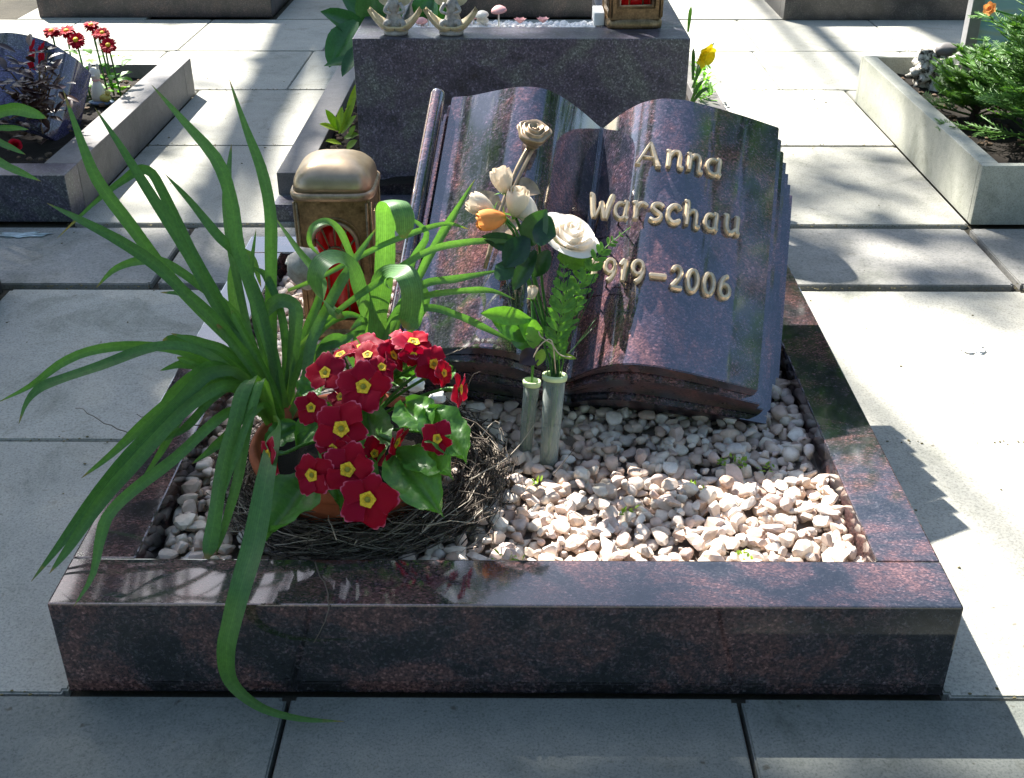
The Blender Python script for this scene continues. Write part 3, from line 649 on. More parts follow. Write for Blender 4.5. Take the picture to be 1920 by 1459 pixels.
# ------------------------------------------------------------------ bronze lanterns
def lantern(label, c, Wd, H, z0, lidmat=BRZ_LID, yaw=0., style=0):
    t = thing('grave_lantern', label, 'lantern', (c[0], c[1], z0)); cx, cy = c; h = Wd/2; R = Matrix.Rotation(yaw, 3, 'Z')
    def X(p): q = R @ Vector((p[0], p[1], 0)); return Vector((cx+q.x, cy+q.y, z0+p[2]))
    def sq(r, z, e=.82, m=40):
        out = []
        for i in range(m):
            a = 2*math.pi*i/m+math.pi/4; ca, sa = math.cos(a), math.sin(a); k = (abs(ca)**(2/(1-e+.12)*.5+2)+abs(sa)**(2/(1-e+.12)*.5+2))**(-1/(2/(1-e+.12)*.5+2))
            out.append(X((r*k*ca, r*k*sa, z)))
        return out
    def loft(rings, name, mat, cap=True, smooth=True):
        m = len(rings[0]); V = [p for r in rings for p in r]; F = []
        for i in range(len(rings)-1):
            for k in range(m): k2 = (k+1) % m; F.append([i*m+k, i*m+k2, (i+1)*m+k2, (i+1)*m+k])
        if cap: F.append(list(range(m))[::-1]); F.append([(len(rings)-1)*m+k for k in range(m)])
        return vf(name, V, F, mat, t, smooth)
    loft([sq(h*.98, 0), sq(h*1.0, .004), sq(h*1.0, .014), sq(h*.93, .02), sq(h*.88, .026)], 'foot', BRONZE)
    # lid: rim and cushion dome
    zr = H*.84
    loft([sq(h*.93, zr-.012), sq(h*1.05, zr-.009), sq(h*1.07, zr-.004), sq(h*1.07, zr), sq(h*1.03, zr+.0035)], 'rim', BRZ_ROSE)
    rings = []
    for i in range(12):
        u = i/11; rings.append(sq(max(h*1.0*math.cos(u*math.pi/2)**.8, .0005), zr+.004+(H-zr-.004)*math.sin(u*math.pi/2)**.9, .82-.3*u))
    loft(rings, 'lid', lidmat)
    # four pierced walls
    zt = zr-.01; zb = .022
    for side in range(4):
        rot = Matrix.Rotation(side*math.pi/2, 3, 'Z')
        def W3(x, z, d): # x across, z up, d outwards
            tap = .90+.04*(z/H); q = rot @ Vector((x*tap, -(h*tap)+0-d, 0)); return X((q.x, q.y, z))
        iw = h*.62; az0 = H*.15; azc = H*.56; N = 24
        arch = [(iw*math.cos(a), azc+iw*math.sin(a)) for a in [math.pi*i/N for i in range(N+1)]]
        inner = [(iw, az0)]+arch+[(-iw, az0)]; m = len(inner)
        outer = []
        for x, z in inner:
            if z <= az0+1e-6: outer.append((h*.98 if x > 0 else -h*.98, zb))
            else:
                dx, dz = x, max(z-azc, 0)+1e-6
                k = min(h*.98/max(abs(dx), 1e-6), (zt-azc)/max(dz, 1e-6)); ox, oz = dx*k, azc+dz*k if z > azc+1e-6 else azc
                outer.append((ox, min(oz, zt)))
        V = []; F = []
        for ins, d in ((inner, .001), (outer, .001), (outer, -.007), (inner, -.007)):
            V += [W3(x, z, d) for x, z in ins]
        for q in range(4):
            q2 = (q+1) % 4
            for i in range(m):
                i2 = (i+1) % m; F.append([q*m+i, q*m+i2, q2*m+i2, q2*m+i])
        vf('wall', V, F, BRONZE, t, False)
        V, F = tube([W3(x*1.02, z, .003) for x, z in inner+[inner[0]]], .0034, 6); vf('arch_frame', V, F, BRZ_ROSE, t)
        V, F = tube([W3(x*1.16, az0-.006 if z <= az0 else z+(.008 if z > azc else 0), .0015) for x, z in inner+[inner[0]]], .0018, 5); vf('arch_moulding', V, F, BRONZE, t)
        if side in (0, 1, 3):
            tr = []
            ih = H*.50
            aw = iw*.42; ia = [(aw*math.cos(a), ih+aw*.9*math.sin(a)) for a in [math.pi*i/12 for i in range(13)]]
            tr.append(tube([W3(x, z, -.003) for x, z in [(aw, az0)]+ia+[(-aw, az0)]], .0022, 5))
            for a in (20, 55, 90, 125, 160):
                ca, sa = math.cos(math.radians(a)), math.sin(math.radians(a))
                tr.append(tube([W3(aw*ca, ih+aw*.9*sa, -.003), W3((aw+iw)/2*ca*1.03, (ih+azc)/2+(aw+iw)/2*sa, -.003), W3(iw*ca, azc+iw*sa, -.003)], .0018, 5))
            V, F = join(tr); vf('tracery', V, F, BRONZE, t)
        for s in (-1, 1):
            V, F = tube([W3(s*h*.93, zb+.004, .0015), W3(s*h*.93, zt-.004, .0015)], .0026, 5); vf('corner_bead', V, F, BRONZE, t)
    V, F = lathe([(0, .02), (h*.62, .02), (h*.64, .03), (h*.64, H*.60), (h*.5, H*.66), (0, H*.66)], X((0, 0, 0)), 24); vf('red_glass', V, F, RED, t)
    return t
lantern('bronze lantern with red light and cushion lid beside the book headstone', (-.312, 1.815), .132, .318, .10)

# ------------------------------------------------------------------ planted bowl
PC_ = Vector((-.232, 1.285, .088))
pot = thing('terracotta_bowl', 'low terracotta bowl with the red primula and spring bulbs inside the twig wreath', 'plant pot', PC_)
V, F = lathe([(0, 0), (.088, 0), (.095, .01), (.118, .07), (.123, .088), (.131, .089), (.133, .098), (.130, .105), (.123, .105), (.118, .09)], PC_, 40); vf('bowl', V, F, TERRA, pot)
V, F = lathe([(0.119, .088), (.06, .095), (0, .098)], PC_, 30); vf('soil', V, F, SOIL, pot)

# twig wreath
def wreath():
    c = Vector((-.222, 1.305, .118)); t = thing('twig_wreath', 'round wreath of thin dark birch twigs lying around the terracotta bowl', 'wreath', c)
    parts = []; big = []
    for k in range(1500):
        a0 = random.uniform(0, 6.28); span = random.uniform(.25, 1.1)*random.choice([1, 1, -1]); Rr = .160+random.gauss(0, .010); ph = random.uniform(0, 6.28); tr = abs(random.gauss(0, .0165)); z = random.gauss(0, .4)
        P = []; skew = random.gauss(0, .03)
        n = 6
        for i in range(n):
            u = i/(n-1); a = a0+span*u; q = ph+u*2.; r = Rr+tr*math.cos(q)+skew*(u-.5)+random.gauss(0, .0018)
            ex = 1.06 if math.cos(a) > 0 else 1.0
            P.append(c+Vector((r*math.cos(a)*ex, r*math.sin(a)*.98, tr*math.sin(q)*.9+.006+random.gauss(0, .0015)+max(0, math.sin(a))*.01)))
            if P[-1].z < .1: P[-1].z = .1+random.random()*.006
        parts.append(tube(P, [random.choice([.0005, .0007, .0010])]*n, 3, False))
    V, F = join(parts); o = vf('twigs', V, F, TWIG, t); o['kind'] = 'stuff'
    def tw(pts, r=.0010):
        Q = catmull([ay(*p) for p in pts], 14); Q = [q+Vector((random.gauss(0, .0008),)*3) for q in Q]; V, F = tube(Q, [r*(1-.5*i/13) for i in range(14)], 4); vf('twig', V, F, TWIG, t)
    for pts in ([(300, 830, 1.30), (215, 800, 1.28), (143, 763, 1.27)], [(440, 800, 1.33), (330, 795, 1.32), (255, 778, 1.31)],
                [(870, 740, 1.40), (890, 700, 1.41), (903, 700, 1.41), (895, 720, 1.41)], [(830, 668, 1.42), (865, 655, 1.44), (898, 642, 1.45)],
                [(940, 800, 1.33), (950, 845, 1.30), (962, 880, 1.28), (952, 900, 1.27)], [(880, 900, 1.2), (960, 850, 1.33), (1020, 770, 1.40)],
                [(590, 1055, 1.085), (612, 1110, 1.03), (615, 1150, 1.0), (590, 1203, .985)], [(660, 1000, 1.10), (720, 1010, 1.09), (800, 1030, 1.09)], [(1038, 890, 1.3), (1078, 840, 1.34)],
                [(640, 950, 1.1), (700, 965, 1.09), (760, 985, 1.09), (830, 980, 1.1)], [(900, 820, 1.3), (930, 790, 1.33), (945, 830, 1.30)], [(860, 920, 1.2), (930, 935, 1.2), (985, 950, 1.2)]): tw(pts)
    for k in range(70):
        a = random.uniform(0, 6.28); r = .162+random.gauss(0, .018); p = c+Vector((r*math.cos(a)*1.05, r*math.sin(a), .02)); d = Vector((math.cos(a)*random.uniform(-.3, 1.), math.sin(a)*random.uniform(-.3, 1), random.uniform(-.1, .9)))*random.uniform(.015, .05)
        q = p+d*.5+Vector((random.gauss(0, .006), random.gauss(0, .006), random.gauss(0, .004))); V, F = tube(catmull([p, q, p+d], 6), [.0008, .0008, .0007, .0006, .0005, .0004], 4); vf('twig', V, F, TWIG, t)
wreath()

# ------------------------------------------------------------------ bulb leaves
def bulb(label, base, leaves, name='bulb_plant', mat=LEAF_D):
    t = thing(name, label, 'bulb plant', base)
    for L in leaves:
        pts, wd = L[0], L[1]; kw = L[2] if len(L) > 2 else {}
        kw = dict(kw); m = kw.pop('mat', mat); nm = kw.pop('name', 'leaf')
        V, F = blade([ay(*p) for p in pts], wd, **kw); nn_ = len(V)//5; ph = random.random(); o = vf(nm, V, F, m, t, cols=[((i % 5)/4, (i//5)/(nn_-1)) for i in range(len(V))])
    return t
A_ = [
 ([(512, 790, 1.35), (480, 690, 1.35), (422, 627, 1.34), (326, 528, 1.33), (246, 424, 1.33), (184, 340, 1.34), (153, 267, 1.36), (118, 168, 1.40)], .021),
 ([(515, 790, 1.36), (490, 700, 1.37), (422, 600, 1.38), (368, 505, 1.39), (315, 416, 1.41), (269, 343, 1.43), (226, 274, 1.45), (177, 201, 1.48)], .019),
 ([(520, 790, 1.36), (500, 715, 1.38), (434, 600, 1.40), (368, 485, 1.43), (335, 420, 1.45), (305, 360, 1.46), (285, 325, 1.465), (262, 318, 1.46), (235, 335, 1.45), (184, 374, 1.43), (107, 447, 1.41)], .018),
 ([(512, 790, 1.34), (490, 705, 1.33), (403, 600, 1.31), (345, 547, 1.30), (292, 497, 1.30), (230, 455, 1.30), (154, 414, 1.31), (88, 381, 1.33)], .020),
 ([(535, 795, 1.36), (530, 745, 1.37), (507, 650, 1.39), (468, 530, 1.42), (445, 459, 1.44), (434, 378, 1.47), (407, 301, 1.50), (345, 228, 1.54), (284, 159, 1.58)], .025),
 ([(520, 795, 1.37), (517, 745, 1.38), (509, 640, 1.42), (508, 555, 1.45), (508, 485, 1.47), (507, 401, 1.50), (491, 320, 1.54), (461, 240, 1.58), (429, 146, 1.63)], .023),
 ([(525, 790, 1.36), (520, 735, 1.37), (491, 581, 1.41), (449, 485, 1.44), (407, 440, 1.45), (357, 378, 1.48), (309, 326, 1.50)], .018),
 ([(510, 790, 1.35), (495, 705, 1.36), (415, 574, 1.39), (365, 528, 1.40), (307, 492, 1.41), (261, 489, 1.42), (215, 505, 1.42), (180, 540, 1.42)], .017),
 ([(500, 780, 1.37), (470, 640, 1.42), (440, 500, 1.47), (425, 400, 1.50), (428, 330, 1.52), (434, 270, 1.55)], .016, dict(mat=LEAF_T)),
 ([(505, 780, 1.34), (461, 719, 1.33), (400, 680, 1.32), (326, 655, 1.30), (249, 648, 1.28), (173, 657, 1.26), (115, 681, 1.24), (58, 723, 1.22), (-5, 755, 1.20)], .016),
 ([(505, 785, 1.33), (441, 702, 1.31), (384, 662, 1.30), (326, 648, 1.28), (269, 656, 1.26), (192, 685, 1.24), (115, 711, 1.22), (75, 728, 1.21), (50, 755, 1.20), (35, 796, 1.19)], .019, dict(face=(.1, -.6, .9))),
 ([(505, 785, 1.33), (440, 700, 1.31), (385, 688, 1.29), (330, 740, 1.27), (269, 795, 1.25), (211, 850, 1.23), (152, 897, 1.21)], .018),
 ([(505, 790, 1.32), (455, 705, 1.30), (400, 698, 1.28), (360, 728, 1.26), (299, 797, 1.23), (230, 868, 1.19), (173, 940, 1.15), (115, 1018, 1.10), (58, 1091, 1.06)], .024),
 ([(505, 795, 1.32), (462, 730, 1.30), (415, 725, 1.27), (345, 770, 1.24), (250, 872, 1.18), (192, 938, 1.14), (127, 1030, 1.09), (92, 1076, 1.06)], .022),
 ([(505, 795, 1.31), (480, 765, 1.29), (430, 772, 1.26), (384, 807, 1.23), (326, 861, 1.19), (250, 919, 1.14), (204, 965, 1.10), (188, 1010, 1.08), (173, 1080, 1.04), (138, 1138, 1.00)], .019),
 ([(512, 785, 1.31), (480, 712, 1.28), (455, 735, 1.25), (438, 800, 1.22), (415, 890, 1.19), (400, 985, 1.15), (388, 1049, 1.12)], .0255, dict(blunt=True, face=(0, -.9, .4))),
 ([(515, 785, 1.30), (495, 715, 1.27), (478, 740, 1.25), (461, 811, 1.22), (445, 900, 1.19), (420, 990, 1.16), (405, 1040, 1.13)], .018, dict(face=(0, -.9, .4))),
 ([(522, 800, 1.28), (522, 790, 1.22), (512, 830, 1.16), (498, 900, 1.10), (478, 1010, 1.04), (452, 1100, .985), (435, 1165, .965), (424, 1225, .955), (435, 1280, .955), (487, 1325, .95), (560, 1347, .945), (645, 1353, .94)], .027, dict(n=48, face=(0, -1, .45), tip=.9)),
 ([(505, 780, 1.36), (480, 725, 1.37), (420, 665, 1.38), (360, 642, 1.38), (305, 640, 1.37)], .025, dict(blunt=True)),
 ([(500, 770, 1.35), (440, 700, 1.35), (385, 690, 1.34), (345, 682, 1.33), (300, 695, 1.32)], .018),
 ([(530, 795, 1.33), (525, 762, 1.33), (499, 700, 1.34), (465, 640, 1.35), (434, 581, 1.36)], .013, dict(blunt=True, cup=.5)),
 ([(530, 800, 1.32), (520, 770, 1.31), (470, 690, 1.31), (407, 608, 1.31)], .013, dict(blunt=True, cup=.5)),
 ([(515, 795, 1.32), (480, 742, 1.31), (400, 695, 1.30), (332, 670, 1.29)], .012, dict(blunt=True, cup=.5)),
 ([(530, 780, 1.38), (545, 700, 1.40), (555, 600, 1.42), (548, 570, 1.43), (520, 565, 1.43), (495, 590, 1.43), (478, 620, 1.43)], .026, dict(mat=LEAF_T)),
 ([(545, 790, 1.38), (550, 700, 1.40), (575, 620, 1.44), (602, 550, 1.48), (600, 520, 1.5), (560, 470, 1.53), (514, 405, 1.57)], .017),
 ([(520, 790, 1.40), (470, 650, 1.45), (445, 590, 1.47), (437, 520, 1.49), (455, 478, 1.5), (475, 490, 1.49), (490, 540, 1.48)], .022, dict(mat=LEAF_T)),
 ([(490, 780, 1.33), (440, 730, 1.31), (400, 745, 1.29), (350, 800, 1.26), (300, 830, 1.24)], .015),
 ([(480, 770, 1.34), (430, 705, 1.34), (370, 700, 1.33), (320, 740, 1.32), (285, 790, 1.31)], .017),
 ([(540, 790, 1.36), (570, 720, 1.37), (585, 640, 1.40), (620, 565, 1.44), (660, 495, 1.48), (708, 425, 1.52)], .020, dict(mat=LEAF_T)),
 ([(500, 785, 1.31), (470, 760, 1.29), (440, 800, 1.27), (400, 840, 1.25), (360, 870, 1.24)], .016),
 ([(505, 790, 1.35), (470, 705, 1.36), (445, 660, 1.37), (400, 600, 1.38), (350, 555, 1.39), (300, 548, 1.40)], .014),
 ([(515, 790, 1.37), (480, 660, 1.40), (450, 600, 1.42), (410, 560, 1.43), (375, 545, 1.43)], .015),
 ([(505, 790, 1.34), (470, 700, 1.33), (420, 655, 1.32), (370, 640, 1.31), (320, 625, 1.31)], .015),
 ([(500, 785, 1.33), (455, 715, 1.32), (400, 705, 1.30), (350, 760, 1.28), (300, 850, 1.24), (262, 905, 1.2)], .015),
 ([(500, 785, 1.34), (450, 725, 1.33), (390, 720, 1.32), (330, 765, 1.30), (270, 790, 1.28)], .013),
 ([(510, 790, 1.30), (500, 760, 1.26), (470, 780, 1.23), (440, 860, 1.19), (420, 930, 1.16)], .013),
 ([(520, 790, 1.38), (535, 700, 1.40), (530, 600, 1.43), (500, 520, 1.46), (470, 500, 1.47)], .015),
 ([(515, 790, 1.38), (500, 690, 1.40), (480, 600, 1.43), (470, 520, 1.45), (480, 430, 1.48)], .014),
 ([(530, 790, 1.37), (560, 690, 1.39), (600, 620, 1.42), (650, 590, 1.44), (690, 600, 1.44)], .015),
]
bulb('spray of long green daffodil leaves arching over the left kerb', ay(512, 790, 1.35), A_)
B_ = [
 ([(690, 780, 1.48), (700, 640, 1.49), (715, 560, 1.50), (722, 480, 1.51), (722, 420, 1.51), (724, 392, 1.505), (733, 376, 1.48), (748, 382, 1.452), (758, 410, 1.44), (757, 447, 1.445)], .031, dict(blunt=True, n=40, side=(1, .25, -.1), wbase=.8, cup=.12)),
 ([(690, 790, 1.47), (700, 640, 1.46), (678, 555, 1.45), (658, 500, 1.44), (630, 482, 1.42), (602, 495, 1.40), (591, 530, 1.40), (608, 570, 1.42), (645, 592, 1.44)], .032, dict(blunt=True, n=40, face=(.1, -.35, .95), wbase=.8, cup=.1)),
 ([(695, 780, 1.50), (683, 555, 1.52), (655, 473, 1.53), (636, 432, 1.53), (612, 415, 1.52), (586, 428, 1.51), (581, 457, 1.51), (605, 485, 1.51)], .015, dict(n=36, face=(.1, -.5, .8))),
 ([(700, 780, 1.45), (707, 620, 1.45), (712, 560, 1.45), (720, 522, 1.44), (738, 510, 1.42), (760, 515, 1.40), (772, 545, 1.39), (771, 590, 1.39), (760, 617, 1.39)], .034, dict(blunt=True, n=36, face=(.1, -.5, .85), wbase=.75, cup=.1)),
 ([(710, 780, 1.47), (740, 620, 1.48), (776, 536, 1.49), (809, 473, 1.50), (850, 404, 1.51), (891, 336, 1.53)], .017, dict(cup=.35)),
 ([(560, 650, 1.42), (625, 590, 1.43), (700, 535, 1.44), (798, 473, 1.45), (870, 455, 1.46), (930, 452, 1.46), (987, 456, 1.45)], .013),
 ([(700, 700, 1.45), (740, 590, 1.45), (790, 535, 1.45), (860, 522, 1.45), (948, 505, 1.45)], .015),
 ([(700, 700, 1.47), (730, 600, 1.47), (790, 558, 1.47), (860, 546, 1.46), (920, 545, 1.46), (966, 562, 1.45)], .012),
 ([(700, 700, 1.45), (740, 600, 1.44), (800, 577, 1.44), (860, 592, 1.43), (920, 620, 1.43), (985, 652, 1.42)], .014, dict(mat=LEAF_T)),
 ([(540, 545, 1.50), (600, 520, 1.50), (680, 478, 1.50), (740, 450, 1.50), (830, 420, 1.5), (880, 430, 1.5)], .011),
 ([(610, 700, 1.42), (590, 660, 1.42), (640, 640, 1.42), (690, 605, 1.42)], .016),
 ([(730, 690, 1.46), (770, 620, 1.47), (800, 560, 1.48), (770, 500, 1.5), (800, 437, 1.5), (745, 395, 1.5)], .014),
 ([(700, 780, 1.45), (680, 700, 1.44), (640, 640, 1.43), (610, 650, 1.42), (600, 700, 1.41)], .026, dict(blunt=True)),
 ([(705, 780, 1.44), (690, 680, 1.43), (672, 640, 1.42), (680, 600, 1.41), (655, 620, 1.40)], .02),
]
bulb('clump of broad tulip leaves with curled over tips in front of the bronze lantern', ay(700, 780, 1.46), B_, mat=LEAF_T)
V, F = lathe([(0.0, 0), (.0055, 0), (.0055, .0009), (0, .0009)], ay(707, 452, 1.493), 12, Vector((.25, -.9, .3)))

# ------------------------------------------------------------------ primula
def petal_mesh():
    V = []; F = []; cols = []; n, m = 7, 9
    for i in range(n):
        u = i/(n-1)
        for j in range(m):
            x = j/((m-1)/2)-1
            wd = .11+.43*math.sin(min(1., u*1.05)*math.pi*.5)**1.2*(1-.10*max(0, u-.8)/.2)
            rr = .10+.94*u*(1-.50*abs(x)**2.4*u) - (.10*math.exp(-(x/.2)**2) if i == n-1 else .04*math.exp(-(x/.2)**2)*u**4)
            V.append((rr, x*wd*(1-.25*max(0, u-.75)/.25), .10*math.sin(u*2.2)-.12*u*u+.05*x*x*u+.035*math.sin(x*5+u*4)*u))
            cols.append(max(u, abs(x)*(.93 if u > .35 else .4)))
    for i in range(n-1):
        for j in range(m-1): F.append([i*m+j, (i+1)*m+j, (i+1)*m+j+1, i*m+j+1])
    me = bpy.data.meshes.new('petal'); me.from_pydata(V, [], F); me.polygons.foreach_set('use_smooth', [True]*len(F))
    a = me.color_attributes.new('Col', 'FLOAT_COLOR', 'POINT'); a.data.foreach_set('color', np.array([(c, c, c, 1) for c in cols], dtype=np.float32).ravel()); me.materials.append(PETAL); return me
def eye_mesh():
    V = [(0, 0, .075)]; F = []; m = 30
    for ring, (r, z) in enumerate(((.08, .09), (.17, .15), (.26, .15))):
        for k in range(m):
            a = 2*math.pi*k/m; rr = r*(1+(.09*math.cos(5*a)+.05*math.cos(10*a)) if ring == 2 else 1); V.append((rr*math.cos(a), rr*math.sin(a), z))
    for k in range(m): F.append([0, 1+k, 1+(k+1) % m])
    for q in range(2):
        for k in range(m): k2 = (k+1) % m; F.append([1+q*m+k, 1+(q+1)*m+k, 1+(q+1)*m+k2, 1+q*m+k2])
    me = bpy.data.meshes.new('eye'); me.from_pydata(V, [], F); me.materials.append(EYE); return me
PMESH, EMESH = petal_mesh(), eye_mesh()
def throat_mesh():
    V, F = lathe([(0, .03), (.05, .04), (.1, .03)], (0, 0, .105), 12); me = bpy.data.meshes.new('throat'); me.from_pydata([tuple(v) for v in V], [], F); me.materials.append(EYE_G); return me
TMESH = throat_mesh()
prim = thing('primula_plant', 'red primula with yellow eyed flowers in the terracotta bowl', 'flower', PC_+Vector((0, 0, .095)))
FL = [(612, 700, 1.235, 40, (-.25, -.65, .6), .3), (682, 726, 1.20, 50, (0, -.75, .62), .1), (585, 764, 1.20, 33, (-.2, -.85, .4), .2), (641, 804, 1.155, 54, (-.05, -.85, .55), .5),
      (680, 655, 1.30, 40, (0, -.1, 1.), .7), (775, 645, 1.29, 40, (.2, -.2, .95), .1), (735, 668, 1.28, 34, (.75, -.2, .55), .9), (812, 684, 1.27, 38, (.45, -.6, .5), .4), (740, 828, 1.165, 40, (.75, -.35, -.15), .3),
      (822, 822, 1.15, 34, (-.35, -.85, .35), .6), (507, 852, 1.14, 36, (-.72, -.5, .2), .8), (587, 890, 1.115, 44, (-.3, -.85, .35), .35), (652, 880, 1.115, 50, (.05, -.85, .5), .0), (690, 936, 1.085, 55, (.0, -.85, .45), .6),
      (860, 730, 1.24, 36, (.97, -.15, .1), .2), (640, 668, 1.29, 36, (-.3, -.1, .9), .5), (740, 640, 1.31, 30, (-.3, .0, .9), .2), (775, 665, 1.27, 26, (.1, -.9, .1), .3), (715, 690, 1.25, 30, (.3, -.4, .6), .6), (690, 668, 1.275, 34, (-.1, -.3, .9), .9), (795, 668, 1.29, 36, (.5, -.2, .7), .5), (625, 842, 1.14, 34, (-.2, -.7, .4), .2), (700, 850, 1.17, 30, (.5, -.6, .3), .7), (640, 745, 1.21, 28, (-.3, -.5, .6), .4), (830, 700, 1.26, 28, (.7, -.4, .3), .1)]
for (u, v, y, r, nd, spin) in FL:
    c = ay(u, v, y); R = r*1.04*(c-Vector((0, 0, 1))).length/FPX; nd = Vector(nd).normalized()
    f = bpy.data.objects.new('flower', None); COL.objects.link(f); f.parent = prim; f.location = c-prim.location
    f.rotation_mode = 'QUATERNION'; f.rotation_quaternion = nd.to_track_quat('Z', 'Y') @ Matrix.Rotation(spin*1.256*1.7, 3, 'Z').to_quaternion(); f.scale = (R,)*3; f.empty_display_size = .3
    for k in range(5):
        o = link('petal', PMESH, None, f); o.rotation_euler = (random.gauss(0, .14), random.uniform(-.34, .16), 2*math.pi*k/5+random.gauss(0, .08)); s = random.uniform(.88, 1.1); o.scale = (s, s*random.uniform(.94, 1.06), 1); o.location = (0, 0, .012*(k % 2))
    link('eye', EMESH, None, f); link('throat', TMESH, None, f)
    b = PC_+Vector((random.uniform(-.02, .02), random.uniform(-.02, .03), .1)); q = c-nd*R*.25
    V, F = tube(catmull([b, b*.5+q*.5+Vector((0, 0, .012)), q-nd*R*.6, q], 10), .0022, 6); vf('stalk', V, F, LEAF_P, prim)
    V, F = lathe([(R*.06, -R*.75), (R*.13, -R*.6), (R*.15, -R*.2), (R*.12, R*.05)], c, 8, nd); vf('calyx', V, F, LEAF_P, prim)
for (p, q, wpx, crl) in (((760, 760, 1.22), (800, 802, 1.17), 62, .12), ((800, 770, 1.20), (868, 850, 1.14), 66, .1), ((740, 850, 1.17), (815, 945, 1.08), 70, .12), ((770, 850, 1.18), (835, 880, 1.11), 60, .1), ((580, 900, 1.16), (505, 985, 1.07), 80, .1),
              ((620, 760, 1.26), (560, 830, 1.2), 45, .1), ((690, 770, 1.25), (700, 860, 1.16), 60, .1), ((560, 740, 1.25), (600, 720, 1.27), 40, .1), ((700, 700, 1.3), (780, 700, 1.3), 50, .1), ((560, 800, 1.23), (500, 830, 1.2), 40, .1), ((640, 800, 1.25), (640, 930, 1.13), 60, .1), ((800, 700, 1.27), (850, 690, 1.32), 40, .1), ((690, 860, 1.16), (650, 960, 1.09), 50, .1)):
    a = ay(*p); b = ay(*q); L = (b-a).length; wd = wpx*1.35/FPX*(a-Vector((0, 0, 1))).length
    V, F = veinleaf(a, b-a, (random.uniform(-.25, .25), -.55, 1), L*1.1, wd, crl, p[0]*.1); vf('leaf', V, F, LEAF_P, prim)

# ------------------------------------------------------------------ grave vases with cut flowers
def vase(label, top, bot, r):
    T = ay(*top); B = Vector(bot); ax = (T-B); H = ax.length; ax.normalize(); t = thing('grave_vase', label, 'flower vase', B)
    V, F = lathe([(0, -.03), (r*.35, -.012), (r*.8, .0), (r*.9, H*.5), (r, H), (r*.93, H), (r*.83, H*.5), (r*.7, .003), (0, .002)], B, 28, ax); vf('tube', V, F, TUBE, t)
    V, F = lathe([(r*1.0, H-.003), (r*1.12, H-.0025), (r*1.15, H+.003), (r*1.1, H+.005), (r*.93, H+.005), (r*.9, H-.002), (r*1., H-.003)], B, 28, ax); vf('rim', V, F, RIMG, t)
    V, F = lathe([(0, .004), (r*.72, .006), (r*.8, H*.45), (0, H*.45)], B, 20, ax); vf('water', V, F, TUBE, t)
    return T, B
T1, B1 = vase('slim clear plastic grave vase with green rim, left of the pair', (997, 719, 1.405), az(984, 852, .10), .0115)
T2, B2 = vase('wider clear plastic grave vase with green rim, right of the pair', (1040, 708, 1.39), az(1028, 872, .10), .0158)
def bud(parent, c, d, r, L, mat, seed=0):
    d = Vector(d).normalized(); q = Vector((0, 0, 1)).rotation_difference(d); c = Vector(c); rnd = random.Random(seed)
    for ring, (rr, np_, hh) in enumerate(((.5, 2, 1.), (.78, 3, .97), (1., 4, .9))):
        for k in range(np_):
            a0 = 2*math.pi*k/np_+ring*.8+rnd.uniform(-.2, .2); V = []; F = []; cols = []
            for i in range(7):
                v = i/6
                for j in range(7):
                    x = j/3-1; an = a0+x*(1.15 if ring else 1.5); rad = r*rr*math.sin(.25+v*1.95)**.8*(1+.08*v*v*(1-x*x)*ring); z = L*hh*v*(1-.14*x*x)
                    V.append(c+q @ Vector((rad*math.cos(an), rad*math.sin(an), z))); cols.append(v**3*.96)
            for i in range(6):
                for j in range(6): F.append([i*7+j, i*7+j+1, (i+1)*7+j+1, (i+1)*7+j])
            vf('petal', V, F, mat, parent, cols=cols)
def rose(label, head, d, r, L, mat, stem, kind='bud', sepal=True, lv=(), seed=0):
    P = [ay(*p) if not isinstance(p, Vector) else p for p in stem]; c = ay(*head)
    t = thing('cut_rose', label, 'cut flower', P[0])
    if kind == 'bud': bud(t, c, d, r, L, mat, seed)
    else: spiral_rose(t, c, d, r, mat, seed=seed)
    V, F = tube(catmull(P+[c], 14), .0020, 6); vf('stem', V, F, LEAF_P, t)
    if sepal:
        dd = Vector(d).normalized()
        for k in range(5):
            a = 2*math.pi*k/5; s = dd.orthogonal().normalized(); s = Matrix.Rotation(a, 3, dd) @ s
            cb = c-dd*(r*.5 if kind == 'open' else .002); V, F = leaf(cb, s*.8+dd*(.1 if kind == 'open' else .45), dd, r*(.7 if kind == 'open' else 1.15), r*.4, .3, 5); vf('sepal', V, F, LEAF_F, t)
    for (p, q, w_, m, up) in lv:
        a = ay(*p); b = ay(*q); V, F = leaf(a, b-a, up, (b-a).length, w_, .12, 8, .03); vf('leaf', V, F, m, t)
UPF = (0, -.75, .65)
rose('upright cream rosebud just below the bronze rose', (948, 362, 1.50), (-.25, .1, 1), .0145, .038, PET_PK, [B2+Vector((0, 0, .02)), T2, (1010, 560, 1.46), (975, 430, 1.49)], seed=1)
rose('cream rosebud leaning far left above the orange one', (925, 398, 1.48), (-1, 0, .55), .0145, .041, PET_PK, [B2+Vector((0, 0, .02)), T2+Vector((.003, 0, 0)), (1005, 570, 1.45), (965, 440, 1.47)], seed=2)
rose('orange rosebud, lowest of the bud cluster at the left', (948, 408, 1.46), (-1, -.25, -.05), .0145, .042, PET_O, [B2+Vector((0, 0, .02)), T2+Vector((-.003, 0, 0)), (1000, 580, 1.44), (975, 450, 1.455)], seed=3, lv=[((985, 470, 1.46), (905, 440, 1.46), .024, LEAF_R, UPF)])
rose('pale rosebud leaning right toward the dark leaf', (965, 405, 1.49), (.15, -.1, 1), .0155, .044, PET_PK, [B2+Vector((0, 0, .02)), T2+Vector((0, .004, 0)), (1012, 560, 1.455), (985, 450, 1.48)], seed=4)
